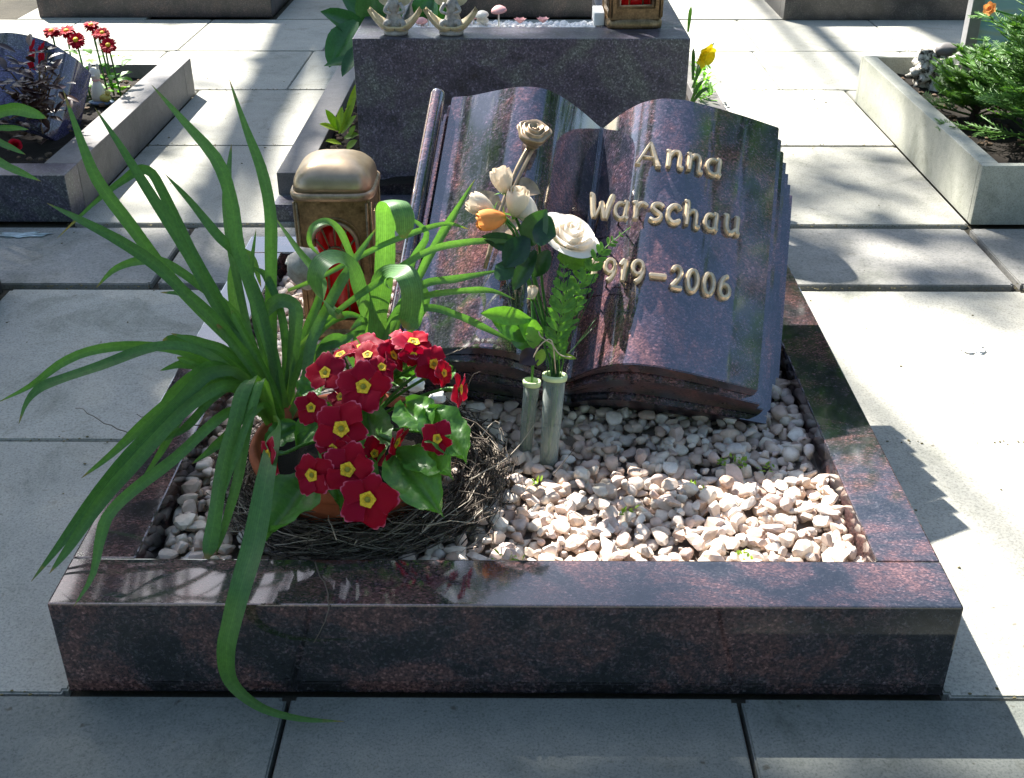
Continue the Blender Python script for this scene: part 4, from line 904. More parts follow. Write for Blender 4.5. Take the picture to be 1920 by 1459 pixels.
rose('long cream rosebud in the middle of the bouquet', (1005, 418, 1.50), (-.5, -.1, .7), .0155, .046, PET_W, [B2+Vector((0, 0, .02)), T2+Vector((.004, .003, 0)), (1020, 560, 1.46), (1012, 470, 1.48)], seed=5,
     lv=[((985, 460, 1.455), (1022, 395, 1.45), .034, LEAF_R, UPF), ((1000, 430, 1.45), (1042, 440, 1.44), .040, LEAF_R, UPF), ((990, 445, 1.455), (945, 500, 1.43), .034, LEAF_R, UPF), ((960, 520, 1.43), (930, 495, 1.44), .03, LEAF_R, UPF), ((1005, 470, 1.45), (960, 545, 1.43), .022, LEAF_R, UPF), ((995, 600, 1.42), (905, 585, 1.40), .024, LEAF_F, UPF), ((1000, 600, 1.415), (1002, 655, 1.40), .024, LEAF_F, (.3, -.8, .5)), ((975, 600, 1.415), (1012, 640, 1.41), .030, LEAF_P, (.5, -.7, .5))])
rose('open white rose at the right of the bouquet', (1068, 440, 1.48), (.35, -.3, .9), .036, .04, PET_W, [B2+Vector((0, 0, .02)), T2+Vector((.006, .0, 0)), (1035, 600, 1.44), (1050, 500, 1.46)], kind='open', seed=6,
     lv=[((1030, 470, 1.46), (1000, 520, 1.45), .024, LEAF_R, UPF), ((1045, 480, 1.46), (1100, 500, 1.46), .022, LEAF_F, UPF)])
rose('single withered rose stem with drooping leaves in the slim vase', (997, 560, 1.44), (.1, 0, 1), .007, .02, PET_PK, [B1+Vector((0, 0, .01)), T1, (1000, 640, 1.41)], seed=7,
     lv=[((1010, 660, 1.40), (975, 680, 1.38), .024, LEAF_DK, UPF), ((1018, 655, 1.40), (1008, 685, 1.38), .013, LEAF_Y, UPF), ((1050, 665, 1.40), (1080, 672, 1.39), .007, LEAF_Y, UPF), ((985, 640, 1.41), (925, 598, 1.40), .02, LEAF_P, UPF), ((990, 655, 1.41), (965, 610, 1.41), .028, LEAF_R, UPF)])
def fern(label, pts, wd, nl=15, seed=0, up=(.05, -.8, .6)):
    P = [p if isinstance(p, Vector) else ay(*p) for p in pts]; C = catmull(P, 40); t = thing('fern_frond', label, 'fern', P[0]); V, F = tube(C, [.0012*(1-.6*i/39) for i in range(40)], 5); vf('midrib', V, F, LEAF_F, t)
    i0 = 14; up = Vector(up)
    for k in range(nl):
        u = k/(nl-1); i = int(i0+(38-i0)*u); p = C[i]; tg = (C[min(i+1, 39)]-C[i-1]).normalized(); s = tg.cross(up).normalized()
        ln = wd*(math.sin(math.pi*(.16+.84*u))**.8*.9+.12)
        for sg in (-1, 1):
            d = s*sg*.8+tg*.75; parts = [leaf(p, d, up, ln, ln*.36, .08, 6)]
            for q in (.35, .6): parts.append(leaf(p+d.normalized()*ln*q, d+tg*.5, up, ln*.34, ln*.2, .05, 4)); parts.append(leaf(p+d.normalized()*ln*q, d-tg*.6, up, ln*.3, ln*.18, .05, 4))
            V, F = join(parts); vf('leaflet', V, F, LEAF_F, t)
fern('bright green fern frond standing upright between the vases and the right page', [B2+Vector((0, 0, .01)), T2+Vector((.006, -.004, 0)), (1045, 640, 1.40), (1055, 560, 1.42), (1058, 478, 1.45)], .026, 15)
fern('second fern frond leaning right over the lettering', [B2+Vector((0, 0, .01)), T2+Vector((.008, 0, 0)), (1072, 600, 1.41), (1100, 520, 1.44), (1130, 470, 1.46), (1183, 425, 1.49)], .019, 16)
fern('short fern frond behind the white rose', [B2+Vector((0, 0, .01)), T2+Vector((.004, .006, 0)), (1060, 600, 1.43), (1085, 530, 1.47), (1108, 455, 1.50)], .022, 13)
def twig_sprig():
    t = thing('dry_sprig', 'thin dried sprig curling over the vase rims', 'sprig', T2)
    for pts in ([(1042, 700, 1.385), (1035, 640, 1.37), (1015, 645, 1.37), (1000, 670, 1.37)], [(1035, 645, 1.37), (1050, 665, 1.37), (1072, 670, 1.37)], [(1036, 645, 1.37), (1015, 632, 1.37), (1010, 622, 1.37)]):
        V, F = tube(catmull([ay(*p) for p in pts], 12), .0009, 5); vf('twig', V, F, simple('dry_stem', G(.5, .42, .3), .7).m, t)
    for k in range(14):
        a = T2+Vector((random.gauss(0, .004), random.gauss(0, .004), 0)); b = ay(random.uniform(990, 1120), random.uniform(500, 620), 1.43); V, F = tube(catmull([B2+Vector((0, 0, .01)), a, (a+b)/2+Vector((0, .01, 0)), b], 8), .0008, 4); vf('stalk', V, F, LEAF_R, t)
twig_sprig()
# white stones near the lantern foot
for k, (u, v, y, r, m) in enumerate(((575, 500, 1.66, .030, RESIN), (560, 485, 1.66, .009, CREAM), (545, 492, 1.66, .008, CREAM), (573, 483, 1.66, .008, CREAM), (820, 745, 1.42, .012, WHITE), (780, 722, 1.42, .013, WHITE))):
    V, F = blob(ay(u, v, y), (r, r*.8, r*1.1 if k == 0 else r*.8), 3, .35, 1.8, k)
    tag(vf('stone', V, F, m), ['grey weathered stone ornament beside the foot of the main lantern', 'small cream pebble on top of the grey stone, middle one', 'small cream pebble on the grey stone, leftmost', 'small cream pebble on the grey stone, rightmost', 'white pebble behind the primula, right one in the twigs', 'white pebble under the upper primula flowers'][k], 'stone')

# ------------------------------------------------------------------ granite box with ornaments
bx0, bx1, by0, by1, bz = -.399, .393, 2.70, 3.25, .41
boxt = thing('granite_box', 'tall dark granite planter box behind the book headstone', 'planter', (0, 2.95, 0))
for (a, b, c, d, z0, z1) in ((bx0, bx1, by0, by0+.125, .0, bz), (bx0, bx0+.1, by0+.126, by1, .02, bz), (bx1-.2, bx1, by0+.126, by1, .02, bz)):
    V, F = box(a, b, c, d, z0, z1, .003); vf('panel', V, F, GR_BOX, boxt, False)
V, F = box(bx0+.1, bx1-.2, by0+.126, by0+.22, .02, bz-.014, 0); vf('soil_bed', V, F, WHITE, boxt, False)
parts = [blob((random.uniform(bx0+.11, bx1-.21), random.uniform(by0+.128, by0+.22), bz-.012), random.uniform(.006, .011), 1, .3, 2, k) for k in range(420)]
V, F = join(parts); o = vf('white_gravel', V, F, WHITE, boxt); o['kind'] = 'stuff'
V, F = box(.175, .200, 2.84, 2.93, bz, bz+.03, .002); tag(vf('white_block', V, F, WHITE, base=(.187, 2.88, bz)), 'small white block beside the lantern on the granite box', 'block')
lantern('second bronze lantern, standing on the granite box at the top edge', (.268, 2.865), .138, .36, bz+.0005, yaw=.06)
# pink mushroom shaped flowers
for k, (u, v, r, lab) in enumerate(((935, 17, .020, 'pink capped mushroom ornament, tallest of the group on the box'), (903, 26, .018, 'pink and white mushroom ornament left of the tallest one'), (888, 30, .012, 'small tilted mushroom ornament beside the second figurine'), (803, 22, .010, 'thin stemmed mushroom ornament between the two figurines'), (790, 38, .016, 'low pale mushroom ornament beside the first figurine'), (905, 36, .016, 'squat mushroom ornament under the tall pink one'))):
    c = ay(u, v, 2.86+.01*(k % 3)); t = thing('mushroom_ornament', lab, 'ornament', (c.x, c.y, bz-.01))
    V, F = lathe([(0, .35*r), (r*.5, .3*r), (r*.9, 0), (r, -.25*r), (r*.75, -.2*r), (0, -.05*r)], c, 16, Vector((random.uniform(-.2, .2), -.2, 1))); vf('cap', V, F, PINK if k % 2 == 0 else CREAM, t)
    V, F = tube([Vector((c.x, c.y, bz-.012)), c], .0022, 6); vf('stem', V, F, CREAM, t)
for k, (u, v, lab) in enumerate(((975, 42, 'deep pink fallen blossom on the white gravel of the box'), (1018, 41, 'pale pink fallen blossom near the white block'))):
    t = thing('blossom', lab, 'blossom', ay(u, v+2, 2.86)); c = t.location
    for j in range(6): V, F = leaf(c, (math.cos(j*1.05), math.sin(j*1.05), .5), (0, 0, 1), .02, .015, -.2, 5); vf('petal', V, F, PINK, t)
# cupped leaf figurines
def figurine(label, c, s, flip):
    t = thing('angel_figurine', label, 'figurine', c); c = Vector(c)
    for sg in (-1, 1):
        V = []; F = []
        for i in range(9):
            u = i/8; p = c+Vector((sg*(.006+.058*u**.8), 0, .006+.05*u**1.7))*1.
            for j in range(7):
                x = j/3-1; wd = .034*math.sin(math.pi*min(.985, u*.72+.27))**.9; V.append(p+Vector((-sg*.006*abs(x), x*wd, .016*x*x*(1-u*.6)))*s)
        for i in range(8):
            for j in range(6): F.append([i*7+j, i*7+j+1, (i+1)*7+j+1, (i+1)*7+j])
        n = len(V); V2 = [v-Vector((0, 0, .005)) for v in V]; F += [[q+n for q in f[::-1]] for f in F]; V += V2
        edge = [i*7 for i in range(9)]+[8*7+j for j in range(1, 7)]+[i*7+6 for i in range(7, -1, -1)]
        for a_, b_ in zip(edge, edge[1:]): F.append([a_, b_, b_+n, a_+n])
        vf('leaf_cup', V, F, RESIN_O, t)
    V, F = lathe([(0, 0), (.028, 0), (.03, .006), (.018, .012), (0, .013)], c, 20); vf('foot', V, F, RESIN, t)
    # small seated angel: torso, head, arms and wings in one flowing body
    prof_ = [(0, .012), (.021, .014), (.024, .022), (.018, .036), (.013, .052), (.016, .066), (.011, .078), (.005, .083), (.0055, .086), (.012, .092), (.0145, .102), (.012, .113), (.005, .119), (0, .12)]
    V, F = lathe(prof_, c+Vector((flip*.004, .004, 0)), 20); V = [v+Vector((.0016*noise.noise(v*160), .0016*noise.noise(v*150), .001*noise.noise(v*120))) for v in V]; vf('body', V, F, RESIN, t)
    for sg in (-1, 1):
        V, F = tube(catmull([c+Vector((sg*.013, -.004, .07)), c+Vector((sg*.022, -.014, .055)), c+Vector((sg*.008, -.022, .05))], 8), [.0055, .005, .005, .0045, .004, .004, .0035, .003], 8); vf('arm', V, F, RESIN, t)
        V, F = tube(catmull([c+Vector((sg*.008, -.006, .024)), c+Vector((sg*.02, -.022, .03)), c+Vector((sg*.022, -.026, .014))], 8), [.009, .009, .008, .007, .006, .006, .005, .004], 8); vf('leg', V, F, RESIN, t)
        V, F = leaf(c+Vector((sg*.006, .012, .06)), (sg*.7, .25, .8), (0, -1, .2), .055, .03, .1, 7); vf('wing', V, F, RESIN_O, t)
figurine('grey angel figurine in a cupped leaf, left one on the granite box rim', (ay(742, 52, 2.745).x, 2.745, bz+.001), 1, -1)
figurine('grey angel figurine in a cupped leaf, right one on the granite box rim', (ay(846, 54, 2.745).x, 2.745, bz+.001), 1, 1)

# plants round the box
def leafplant(name, label, cat, base, specs, mat):
    t = thing(name, label, cat, base)
    for (p, q, w_, crl) in specs:
        a = ay(*p); b = ay(*q); V, F = leaf(a, b-a, (0, -.5, .9), (b-a).length, w_, crl, 9, .02); vf('leaf', V, F, mat, t)
    return t
leafplant('broad_leaf_plant', 'dark glossy broad leaved plant at the left end of the granite box', 'plant', az(680, 150, .08), [((700, 80, 2.9), (608, 15, 2.85), .075, .1), ((690, 120, 2.86), (625, 52, 2.85), .075, .1), ((668, 40, 2.85), (612, 118, 2.78), .07, .15), ((690, 110, 2.8), (608, 117, 2.75), .03, .1), ((680, 80, 2.8), (640, 138, 2.72), .035, .1),
    ((700, 60, 2.95), (690, -30, 2.95), .07, .1), ((720, 60, 2.98), (745, -30, 2.98), .08, .1), ((700, 50, 2.98), (640, -20, 3.0), .05, .1), ((790, 45, 3.1), (812, -10, 3.1), .08, .1), ((830, 45, 3.1), (850, -10, 3.1), .06, .1)], plantm('dark_glossy_leaf', G(.015, .07, .02), G(.045, .16, .04), .25, .2))
leafplant('yellow_green_plant', 'small yellow green seedling plant left of the granite box', 'plant', az(640, 270, .09), [((635, 245, 2.9), (612, 205, 2.9), .02, .1), ((635, 245, 2.9), (640, 200, 2.9), .018, .1), ((635, 245, 2.9), (600, 230, 2.88), .018, .1), ((640, 250, 2.9), (665, 215, 2.9), .02, .1), ((645, 260, 2.88), (672, 250, 2.88), .02, .1), ((640, 270, 2.85), (612, 262, 2.82), .018, .1), ((655, 255, 2.88), (665, 235, 2.88), .015, .1), ((650, 280, 2.8), (668, 262, 2.8), .02, .1), ((636, 250, 2.9), (655, 195, 2.92), .015, .1), ((648, 240, 2.9), (668, 150, 2.95), .018, .1), ((650, 285, 2.8), (640, 300, 2.78), .015, .1)], LEAF_Y)
def trumpet(label, c, d, r, base, mat=PET_Y, leaves=()):
    t = thing('yellow_flower', label, 'flower', base); c = Vector(c); d = Vector(d).normalized(); q = Vector((0, 0, 1)).rotation_difference(d)
    for k in range(6):
        a = k*math.pi/3; s = q @ Vector((math.cos(a), math.sin(a), .25)); V, F = leaf(c, s, d, r, r*.75, -.1, 7, .04); vf('petal', V, F, mat, t)
    V, F = lathe([(.1*r, 0), (.3*r, .1*r), (.34*r, .5*r), (.5*r, .7*r)], c, 14, d); vf('trumpet', V, F, mat, t)
    V, F = tube(catmull([Vector(base), (Vector(base)+c)/2+Vector((0, .01, .02)), c], 8), .0025, 6); vf('stem', V, F, LEAF_P, t)
    for (p, q2, w_) in leaves: V, F = blade([ay(*p), (ay(*p)+ay(*q2))/2+Vector((0, 0, .01)), ay(*q2)], w_, 12); vf('leaf', V, F, LEAF_D, t, cols=[((i % 5)/4, (i//5)/11) for i in range(len(V))])
trumpet('drooping yellow daffodil at the right end of the granite box', ay(1318, 102, 2.85), (.5, -.6, -.2), .036, az(1300, 175, .09), leaves=[((1298, 165, 2.85), (1340, 78, 2.9), .012), ((1290, 60, 3.0), (1296, 12, 3.0), .012), ((1299, 150, 2.85), (1300, 90, 2.85), .012), ((1296, 190, 2.8), (1320, 150, 2.8), .012), ((1297, 195, 2.8), (1330, 165, 2.8), .012)])
parts = []
for k in range(90):
    c = az(random.uniform(1298, 1335), random.uniform(120, 190), .105); parts.append(leaf(c, (random.gauss(0, 1), random.gauss(0, 1), 1), (0, 0, 1), .03, .009, .2, 4))
V, F = join(parts); o = vf('low_plant', V, F, LEAF_F, base=az(1310, 170, .1)); o['kind'] = 'stuff'; tag(o, 'low feathery green ground cover right of the granite box', 'ground cover')

# ------------------------------------------------------------------ left grave: small headstone, daisies, ornaments
def small_book():
    w_, b_, n_ = frame(.05, .80, .05); O = Vector((-1.375, 2.99, .10))
    t = thing('small_book_headstone', 'small polished blue grey headstone shaped as an open book, far left', 'headstone', O)
    def q3(a, b, c): return O+w_*a+b_*b+n_*c
    A = np.concatenate([np.linspace(-.42, .06, 36), np.linspace(.064, .108, 24)]); pa = [-.42, -.32, -.24, -.20, -.16, -.10, -.04, .01, .05, .08, .10, .108]; pc = [.02, .06, .03, .0, .03, .065, .085, .08, .06, .03, -.01, -.07]
    C = np.interp(A, pa, pc)
    for _ in range(2): C[1:-1] = (C[:-2]+2*C[1:-1]+C[2:])/4
    for k in range(3):
        cc = C-.012*k; Lb = .25; n = 60; V = [q3(A[i]+(k*.006 if i > 30 else -k*.006), b, cc[i]) for b in (0-.004*k, Lb*.5, Lb) for i in range(n)]; F = []
        for j in range(2):
            for i in range(n-1): F.append([j*n+i, j*n+i+1, (j+1)*n+i+1, (j+1)*n+i])
        m = len(V); V += [q3(A[i]+(k*.006 if i > 30 else -k*.006), b, max(cc[i]-.03, -.085-.012*k)) for b in (0-.004*k, Lb) for i in range(n)]
        for i in range(n-1): F.append([m+i, m+i+1, i+1, i]); F.append([2*n+i, 2*n+i+1, m+n+i+1, m+n+i]); F.append([m+n+i, m+n+i+1, m+i+1, m+i])
        F.append([m, 0, n, 2*n, m+n]); F.append([m+n-1, m+2*n-1, 3*n-1, 2*n-1, n-1])
        o = vf('page', V, F, GR_BLUE, t); bm = bmesh.new(); bm.from_mesh(o.data); bmesh.ops.split_edges(bm, edges=[e for e in bm.edges if len(e.link_faces) == 2 and e.calc_face_angle(0) > .7]); bm.to_mesh(o.data); bm.free()
    V, F = box(-.4, .10, 0, .23, -.15, -.115, .003); V = [q3(*p) for p in V]; vf('backing', V, F, GR_BLUE, t, False)
GR_BLUE = granite('blue_grey_granite', .05, .1, (1, 1, 1), (0, .2, .4), 1.6, dark=2., blue=2.0)
small_book()
def daisies():
    t = thing('daisy_plant', 'clump of red daisies with yellow centres behind the white figurine', 'flower', az(190, 175, .09))
    for (u, v, y, r, d) in ((97, 60, 3.42, 15, (0, -.15, 1)), (125, 60, 3.45, 15, (0, -.3, 1)), (143, 76, 3.36, 15, (0, -.7, .7)), (171, 49, 3.45, 14, (0, -.1, 1)), (192, 63, 3.38, 13, (0, -.4, .9)), (203, 86, 3.32, 14, (.1, -.7, .8)), (184, 64, 3.42, 12, (0, -.3, 1))):
        c = ay(u, v, y); R = r*1.05/FPX*(c-Vector((0, 0, 1))).length; d = Vector(d).normalized(); q = Vector((0, 0, 1)).rotation_difference(d)
        parts = []
        for k in range(70):
            a = k*2.4; s = q @ Vector((math.cos(a), math.sin(a), random.uniform(-.35, .55))); parts.append(leaf(c, s, d, R*random.uniform(.92, 1.02), R*.36, .15, 5))
        V, F = join(parts); f = vf('flower_head', V, F, PET_RD, t); V, F = lathe([(R*.3, 0), (R*.27, R*.24), (R*.15, R*.32), (0, R*.34)], c, 12, d); vf('eye', V, F, EYE, f)
        b = Vector((c.x+random.uniform(-.01, .01), c.y+.01, .09)); V, F = tube(catmull([b, (b+c)/2, c], 6), .0028, 5); vf('stalk', V, F, LEAF_P, t)
    for k in range(46):
        u = random.uniform(150, 222); c = ay(random.uniform(138, 232), random.uniform(98, 178), 3.42+random.uniform(-.06, .08)); c.z = max(c.z, .09); a = random.uniform(0, 6.28); V, F = leaf(c, (math.cos(a), math.sin(a), random.uniform(.2, .9)), (0, 0, 1), random.uniform(.035, .055), .026, .35, 6, .04); vf('leaf', V, F, LEAF_F, t)
daisies()
def figurine2():
    c = az(188, 194, .085); t = thing('animal_figurine', 'cream animal figurine holding a yellow duck in front of the daisies', 'figurine', c)
    t.scale = (.66, .66, .66)
    V, F = lathe([(0, 0), (.032, 0), (.036, .02), (.032, .05), (.024, .075), (.016, .088), (.015, .094), (.021, .10), (.027, .118), (.024, .138), (.012, .148), (0, .15)], c+Vector((0, 0, .012)), 20); V = [c+Vector(((v-c).x*.9, (v-c).y*.8, (v-c).z)) for v in V]; vf('body', V, F, CREAM, t)
    for s in (-1, 1): V, F = blob(c+Vector((s*.016, 0, .165)), (.007, .004, .016), 2, .05); vf('ear', V, F, CREAM, t)
    V, F = blob(c+Vector((.0, -.022, .128)), (.009, .008, .006), 2, .05); vf('muzzle', V, F, CREAM, t)
    V, F = lathe([(.017, 0), (.021, .004), (.017, .009)], c+Vector((0, 0, .102)), 14); vf('scarf', V, F, PINK, t)
    V, F = blob(c+Vector((.035, -.02, .03)), (.026, .018, .018), 3, .05); vf('duck_body', V, F, YEL, t)
    V, F = blob(c+Vector((.052, -.026, .055)), (.013, .012, .012), 3, .05); vf('duck_head', V, F, YEL, t)
    V, F = blob(c+Vector((.01, 0, .006)), (.06, .04, .012), 3, .1); vf('base', V, F, BLUE, t)
figurine2()
def darkplant():
    base = az(80, 250, .085); t = thing('purple_leaf_plant', 'dark purple leaved plant with pale glossy highlights in front of the small headstone', 'plant', base)
    for k in range(150):
        u, v = random.gauss(70, 34), random.gauss(165, 38); y = 2.9+random.uniform(-.06, .06); c = ay(u, v, y)
        if c.z < .1 or c.z > .42: continue
        if v < 140 and u > 105: continue
        a = random.uniform(0, 6.28); V, F = leaf(c, (math.cos(a), math.sin(a), random.uniform(-.1, .9)), (random.gauss(0, .3), -.3, 1), random.uniform(.03, .055), random.uniform(.011, .018), .15, 5); vf('leaf', V, F, LEAF_DK, t)
        if k % 4 == 0: V, F = tube(catmull([base, (base+c)/2+Vector((0, 0, .03)), c], 6), .002, 4); vf('stem', V, F, STEMB, t)
    for k in range(16):
        c = ay(random.gauss(72, 14), random.gauss(112, 12), 2.93); V, F = leaf(c, (random.gauss(0, .4), 0, 1), (0, -1, .3), .03, .008, .1, 4); vf('young_leaf', V, F, PET_RD, t)
darkplant()
bulb('green strap leaves reaching in from the left edge of the photograph', ay(-60, 320, 2.62), [([(-80, 330, 2.62), (-30, 230, 2.6), (20, 205, 2.58), (60, 212, 2.56), (88, 222, 2.55)], .03), ([(-80, 330, 2.6), (-20, 250, 2.57), (20, 240, 2.55), (54, 243, 2.53)], .018), ([(-80, 330, 2.58), (-40, 255, 2.54), (10, 272, 2.5), (48, 290, 2.48)], .02), ([(-90, 340, 2.5), (-40, 290, 2.47), (20, 315, 2.43), (77, 340, 2.4)], .024), ([(-90, 340, 2.7), (-50, 150, 2.7), (-10, 120, 2.7)], .02)])
V, F = blob((0, 0, 0), 1, 2, .3)
t = thing('fallen_rose', 'small red and cream fallen blossom on the soil at the far left', 'blossom', az(28, 275, .1)); spiral_rose(t, az(28, 272, .12), (.3, -.6, .6), .014, PET_RD, seed=9)
parts = []
for k in range(420):
    x, y = random.choice([(random.uniform(-1.5, -1.19), random.uniform(2.68, 3.64)), (random.uniform(1.14, 1.6), random.uniform(2.62, 3.6)), (random.uniform(-.52, -.41), random.uniform(2.66, 3.6))]); r = random.uniform(.004, .012)
    z = .085 if x < -1 else (.1 if x > 0 else .075); parts.append(blob((x, y, z+.004), (r, r, r*.6), 1, .5, 2, k))
V, F = join(parts); o = vf('soil_clods', V, F, simple('clod', G(.13, .09, .06), .9, .2, .7, 50).m, smooth=False); o['kind'] = 'stuff'; tag(o, 'crumbs of bark and soil lying in the beds of the side graves', 'soil')

# ------------------------------------------------------------------ right grave: conifer, framed panel, rock
def conifer(label, base, H, spread, seed, nbr=60, ln=.24, mat=LEAF_C, xr=1.):
    rnd = random.Random(seed); base = Vector(base); t = thing('conifer_shrub', label, 'shrub', base)
    V, F = tube([base, base+Vector((.01, 0, H*.5)), base+Vector((0, .01, H*.95))], [.012, .008, .003], 6); vf('trunk', V, F, BARK, t)
    for k in range(nbr):
        u = (k+.5)/nbr; z = H*(.04+.9*u); a = k*2.4+rnd.uniform(-.3, .3); L = ln*(1.05-.6*u)*rnd.uniform(.75, 1.2); d = Vector((math.cos(a)*xr, math.sin(a), rnd.uniform(.15, .75))).normalized()
        p0 = base+Vector((0, 0, z)); C = catmull([p0, p0+d*L*.5+Vector((0, 0, -.01)), p0+d*L+Vector((0, 0, -.02+.03*rnd.random()))], 9); parts = [tube(C, [.0035*(1-.1*i) for i in range(9)], 4)]
        sd = d.cross(Vector((0, 0, 1))).normalized()
        for i in range(2, 9):
            for sg in (-1, 1):
                q = C[i]; dd = (d*.8+sd*sg*rnd.uniform(.5, 1.)+Vector((0, 0, rnd.uniform(-.25, .35)))).normalized(); l2 = L*.38*(1.15-i/9)*rnd.uniform(.7, 1.2)+.012
                C2 = [q, q+dd*l2*.5, q+dd*l2]; parts.append(tube(C2, [.002, .002, .001], 3))
                up = Vector((rnd.gauss(0, .3), rnd.gauss(0, .3), 1))
                s2 = dd.cross(up).normalized()
                for j in range(6):
                    b = q+dd*l2*(.15+.16*j)
                    for s3 in (-1, 1):
                        e = (dd*.9+s2*s3*.75+up*rnd.uniform(-.1, .3)).normalized(); ll = rnd.uniform(.014, .026)*(1.1-.1*j)
                        parts.append(blade([b, b+e*ll*.5, b+e*ll], .0042, 4, face=up, cup=.1))
        V, F = join(parts); vf('branch', V, F, mat, t)
conifer('tall dark green conifer shrub at the right edge', (1.60, 3.08, .09), .82, .3, 3, 120, .34)
conifer('low bushy conifer in front of the framed panel', (1.265, 3.14, .09), .17, .16, 5, 46, .15, plantm('fresh_conifer', G(.05, .13, .02), G(.12, .24, .05), .5, .2))
conifer('feathery conifer shrub spreading over the soil by the right kerb', (1.36, 2.90, .09), .32, .2, 8, 100, .25)
def panel():
    c = Vector((1.37, 3.55, .08)); t = thing('framed_panel', 'metal framed memorial panel with pale blue green glass behind the conifers', 'memorial', c)
    for (a, b, z0, z1) in ((-.018, .018, 0, .85), (.46, .49, 0, .85)): V, F = box(c.x+a, c.x+b, c.y-.02, c.y+.02, z0+.08, z1, .002); vf('post', V, F, ALU, t, False)
    for z in (.13, .40, .83): V, F = box(c.x+.019, c.x+.459, c.y-.014, c.y+.014, z, z+.022, .002); vf('rail', V, F, ALU, t, False)
    V, F = box(c.x+.019, c.x+.459, c.y-.004, c.y+.004, .153, .398, 0); vf('panel', V, F, PANEL, t, False)
    V, F = box(c.x+.019, c.x+.459, c.y-.004, c.y+.004, .424, .828, 0); vf('panel', V, F, PANEL, t, False)
panel()
V, F = blob((1.262, 3.50, .135), (.066, .05, .06), 4, .7, 2.3, 4); V = [v+Vector((noise.noise(v*60), noise.noise(v*63), noise.noise(v*58)))*.012 for v in V]
ROCKM = NT('tufa', .8, .3); ROCKM.col(ROCKM.ramp(ROCKM.noise(55, 5, .7), [(.40, G(.04, .035, .025)), (.5, G(.5, .47, .4)), (.6, G(.75, .72, .66))])); ROCKM = ROCKM.m
tag(vf('rough_rock', V, F, ROCKM, base=(1.262, 3.5, .09)), 'rough white and dark pitted rock at the foot of the framed panel', 'rock')
V, F = blob((1.285, 3.49, .205), (.035, .028, .02), 3, .15, 1.5, 2); tag(vf('grey_stone', V, F, KGREY), 'smooth grey stone lying on top of the rough white rock', 'stone')
trumpet('small orange flower above the conifer near the top right corner', ay(1857, 17, 3.0), (-.6, -.6, .3), .02, (1.45, 3.0, .3), mat=PET_O)

# ------------------------------------------------------------------ trees that shade the cemetery
LIT = [ # x, y, rx, ry, share of sun; crown leaves are thinned to shape these dapples
 (.80, 1.25, .45, .35, 1.), (.85, 1.75, .45, .28, 1.), (.95, 2.10, .3, .13, .8), (.62, 2.05, .1, .1, 1.), (.85, 2.38, .35, .12, .75), (.70, 2.85, .22, .22, .7), (.90, 2.95, .2, .3, .7), (.9, 3.45, .35, .28, 1.), (.7, 4.05, .16, .2, .6), (1.0, 4.05, .2, .3, 1.), (1.1, 4.6, .5, .25, .8), (1.6, 4.6, .3, .2, .5), (.8, 5.0, .3, .4, 1.), (.7, 4.5, .3, .2, 1.),
 (-.72, 3.3, .09, .3, .95), (-.85, 2.85, .16, .22, .5), (-.9, 3.5, .12, .16, .4), (-.66, 3.75, .1, .2, .8), (-.9, 4.05, .25, .18, .35), (-.62, 4.1, .15, .2, .75), (-1.3, 4.6, .3, .16, .8), (-.8, 4.65, .25, .18, .35), (-.7, 5.1, .2, .3, .9), (-1.25, 3.7, .3, .12, .9), (-1.3, 3.35, .2, .25, .6), (-1.6, 4.2, .3, .3, .8),
 (-.8, 2.38, .2, .1, .45), (-1.1, 2.36, .2, .14, .06), (-.85, 1.3, .35, .4, .24), (-.70, 1.76, .12, .13, .45), (-.95, 1.95, .25, .2, .36), (-.6, 1.1, .2, .3, .12), (-1.15, 2.8, .12, .3, .15),
 (1.35, 3.1, .3, .4, .85), (.15, 1.2, .3, .2, 1.), (.35, 1.3, .25, .25, 1.), (.0, 1.35, .2, .25, 1.), (.15, 1.5, .35, .2, 1.), (.1, 1.75, .35, .15, .95), (.3, 1.1, .3, .12, 1.), (-.3, 1.35, .2, .2, .6), (-.2, 1.75, .25, .2, .85), (0, 2.3, .4, .2, .8), (0, 2.9, .35, .3, .5), (.2, 2.9, .2, .2, .85), (.75, .88, .35, .04, .8), (-.2, .86, .6, .06, .1), (.3, .6, 1.2, .2, .02), (-.6, .75, .5, .3, .05), (-.45, 1.9, .15, .2, .6)]
def litf(x, y):
    wsum = .02; s = .02*.45
    for cx, cy, rx, ry, l in LIT:
        k = math.exp(-(((x-cx)/rx)**2+((y-cy)/ry)**2)*1.1); wsum += k; s += k*l
    return s/wsum
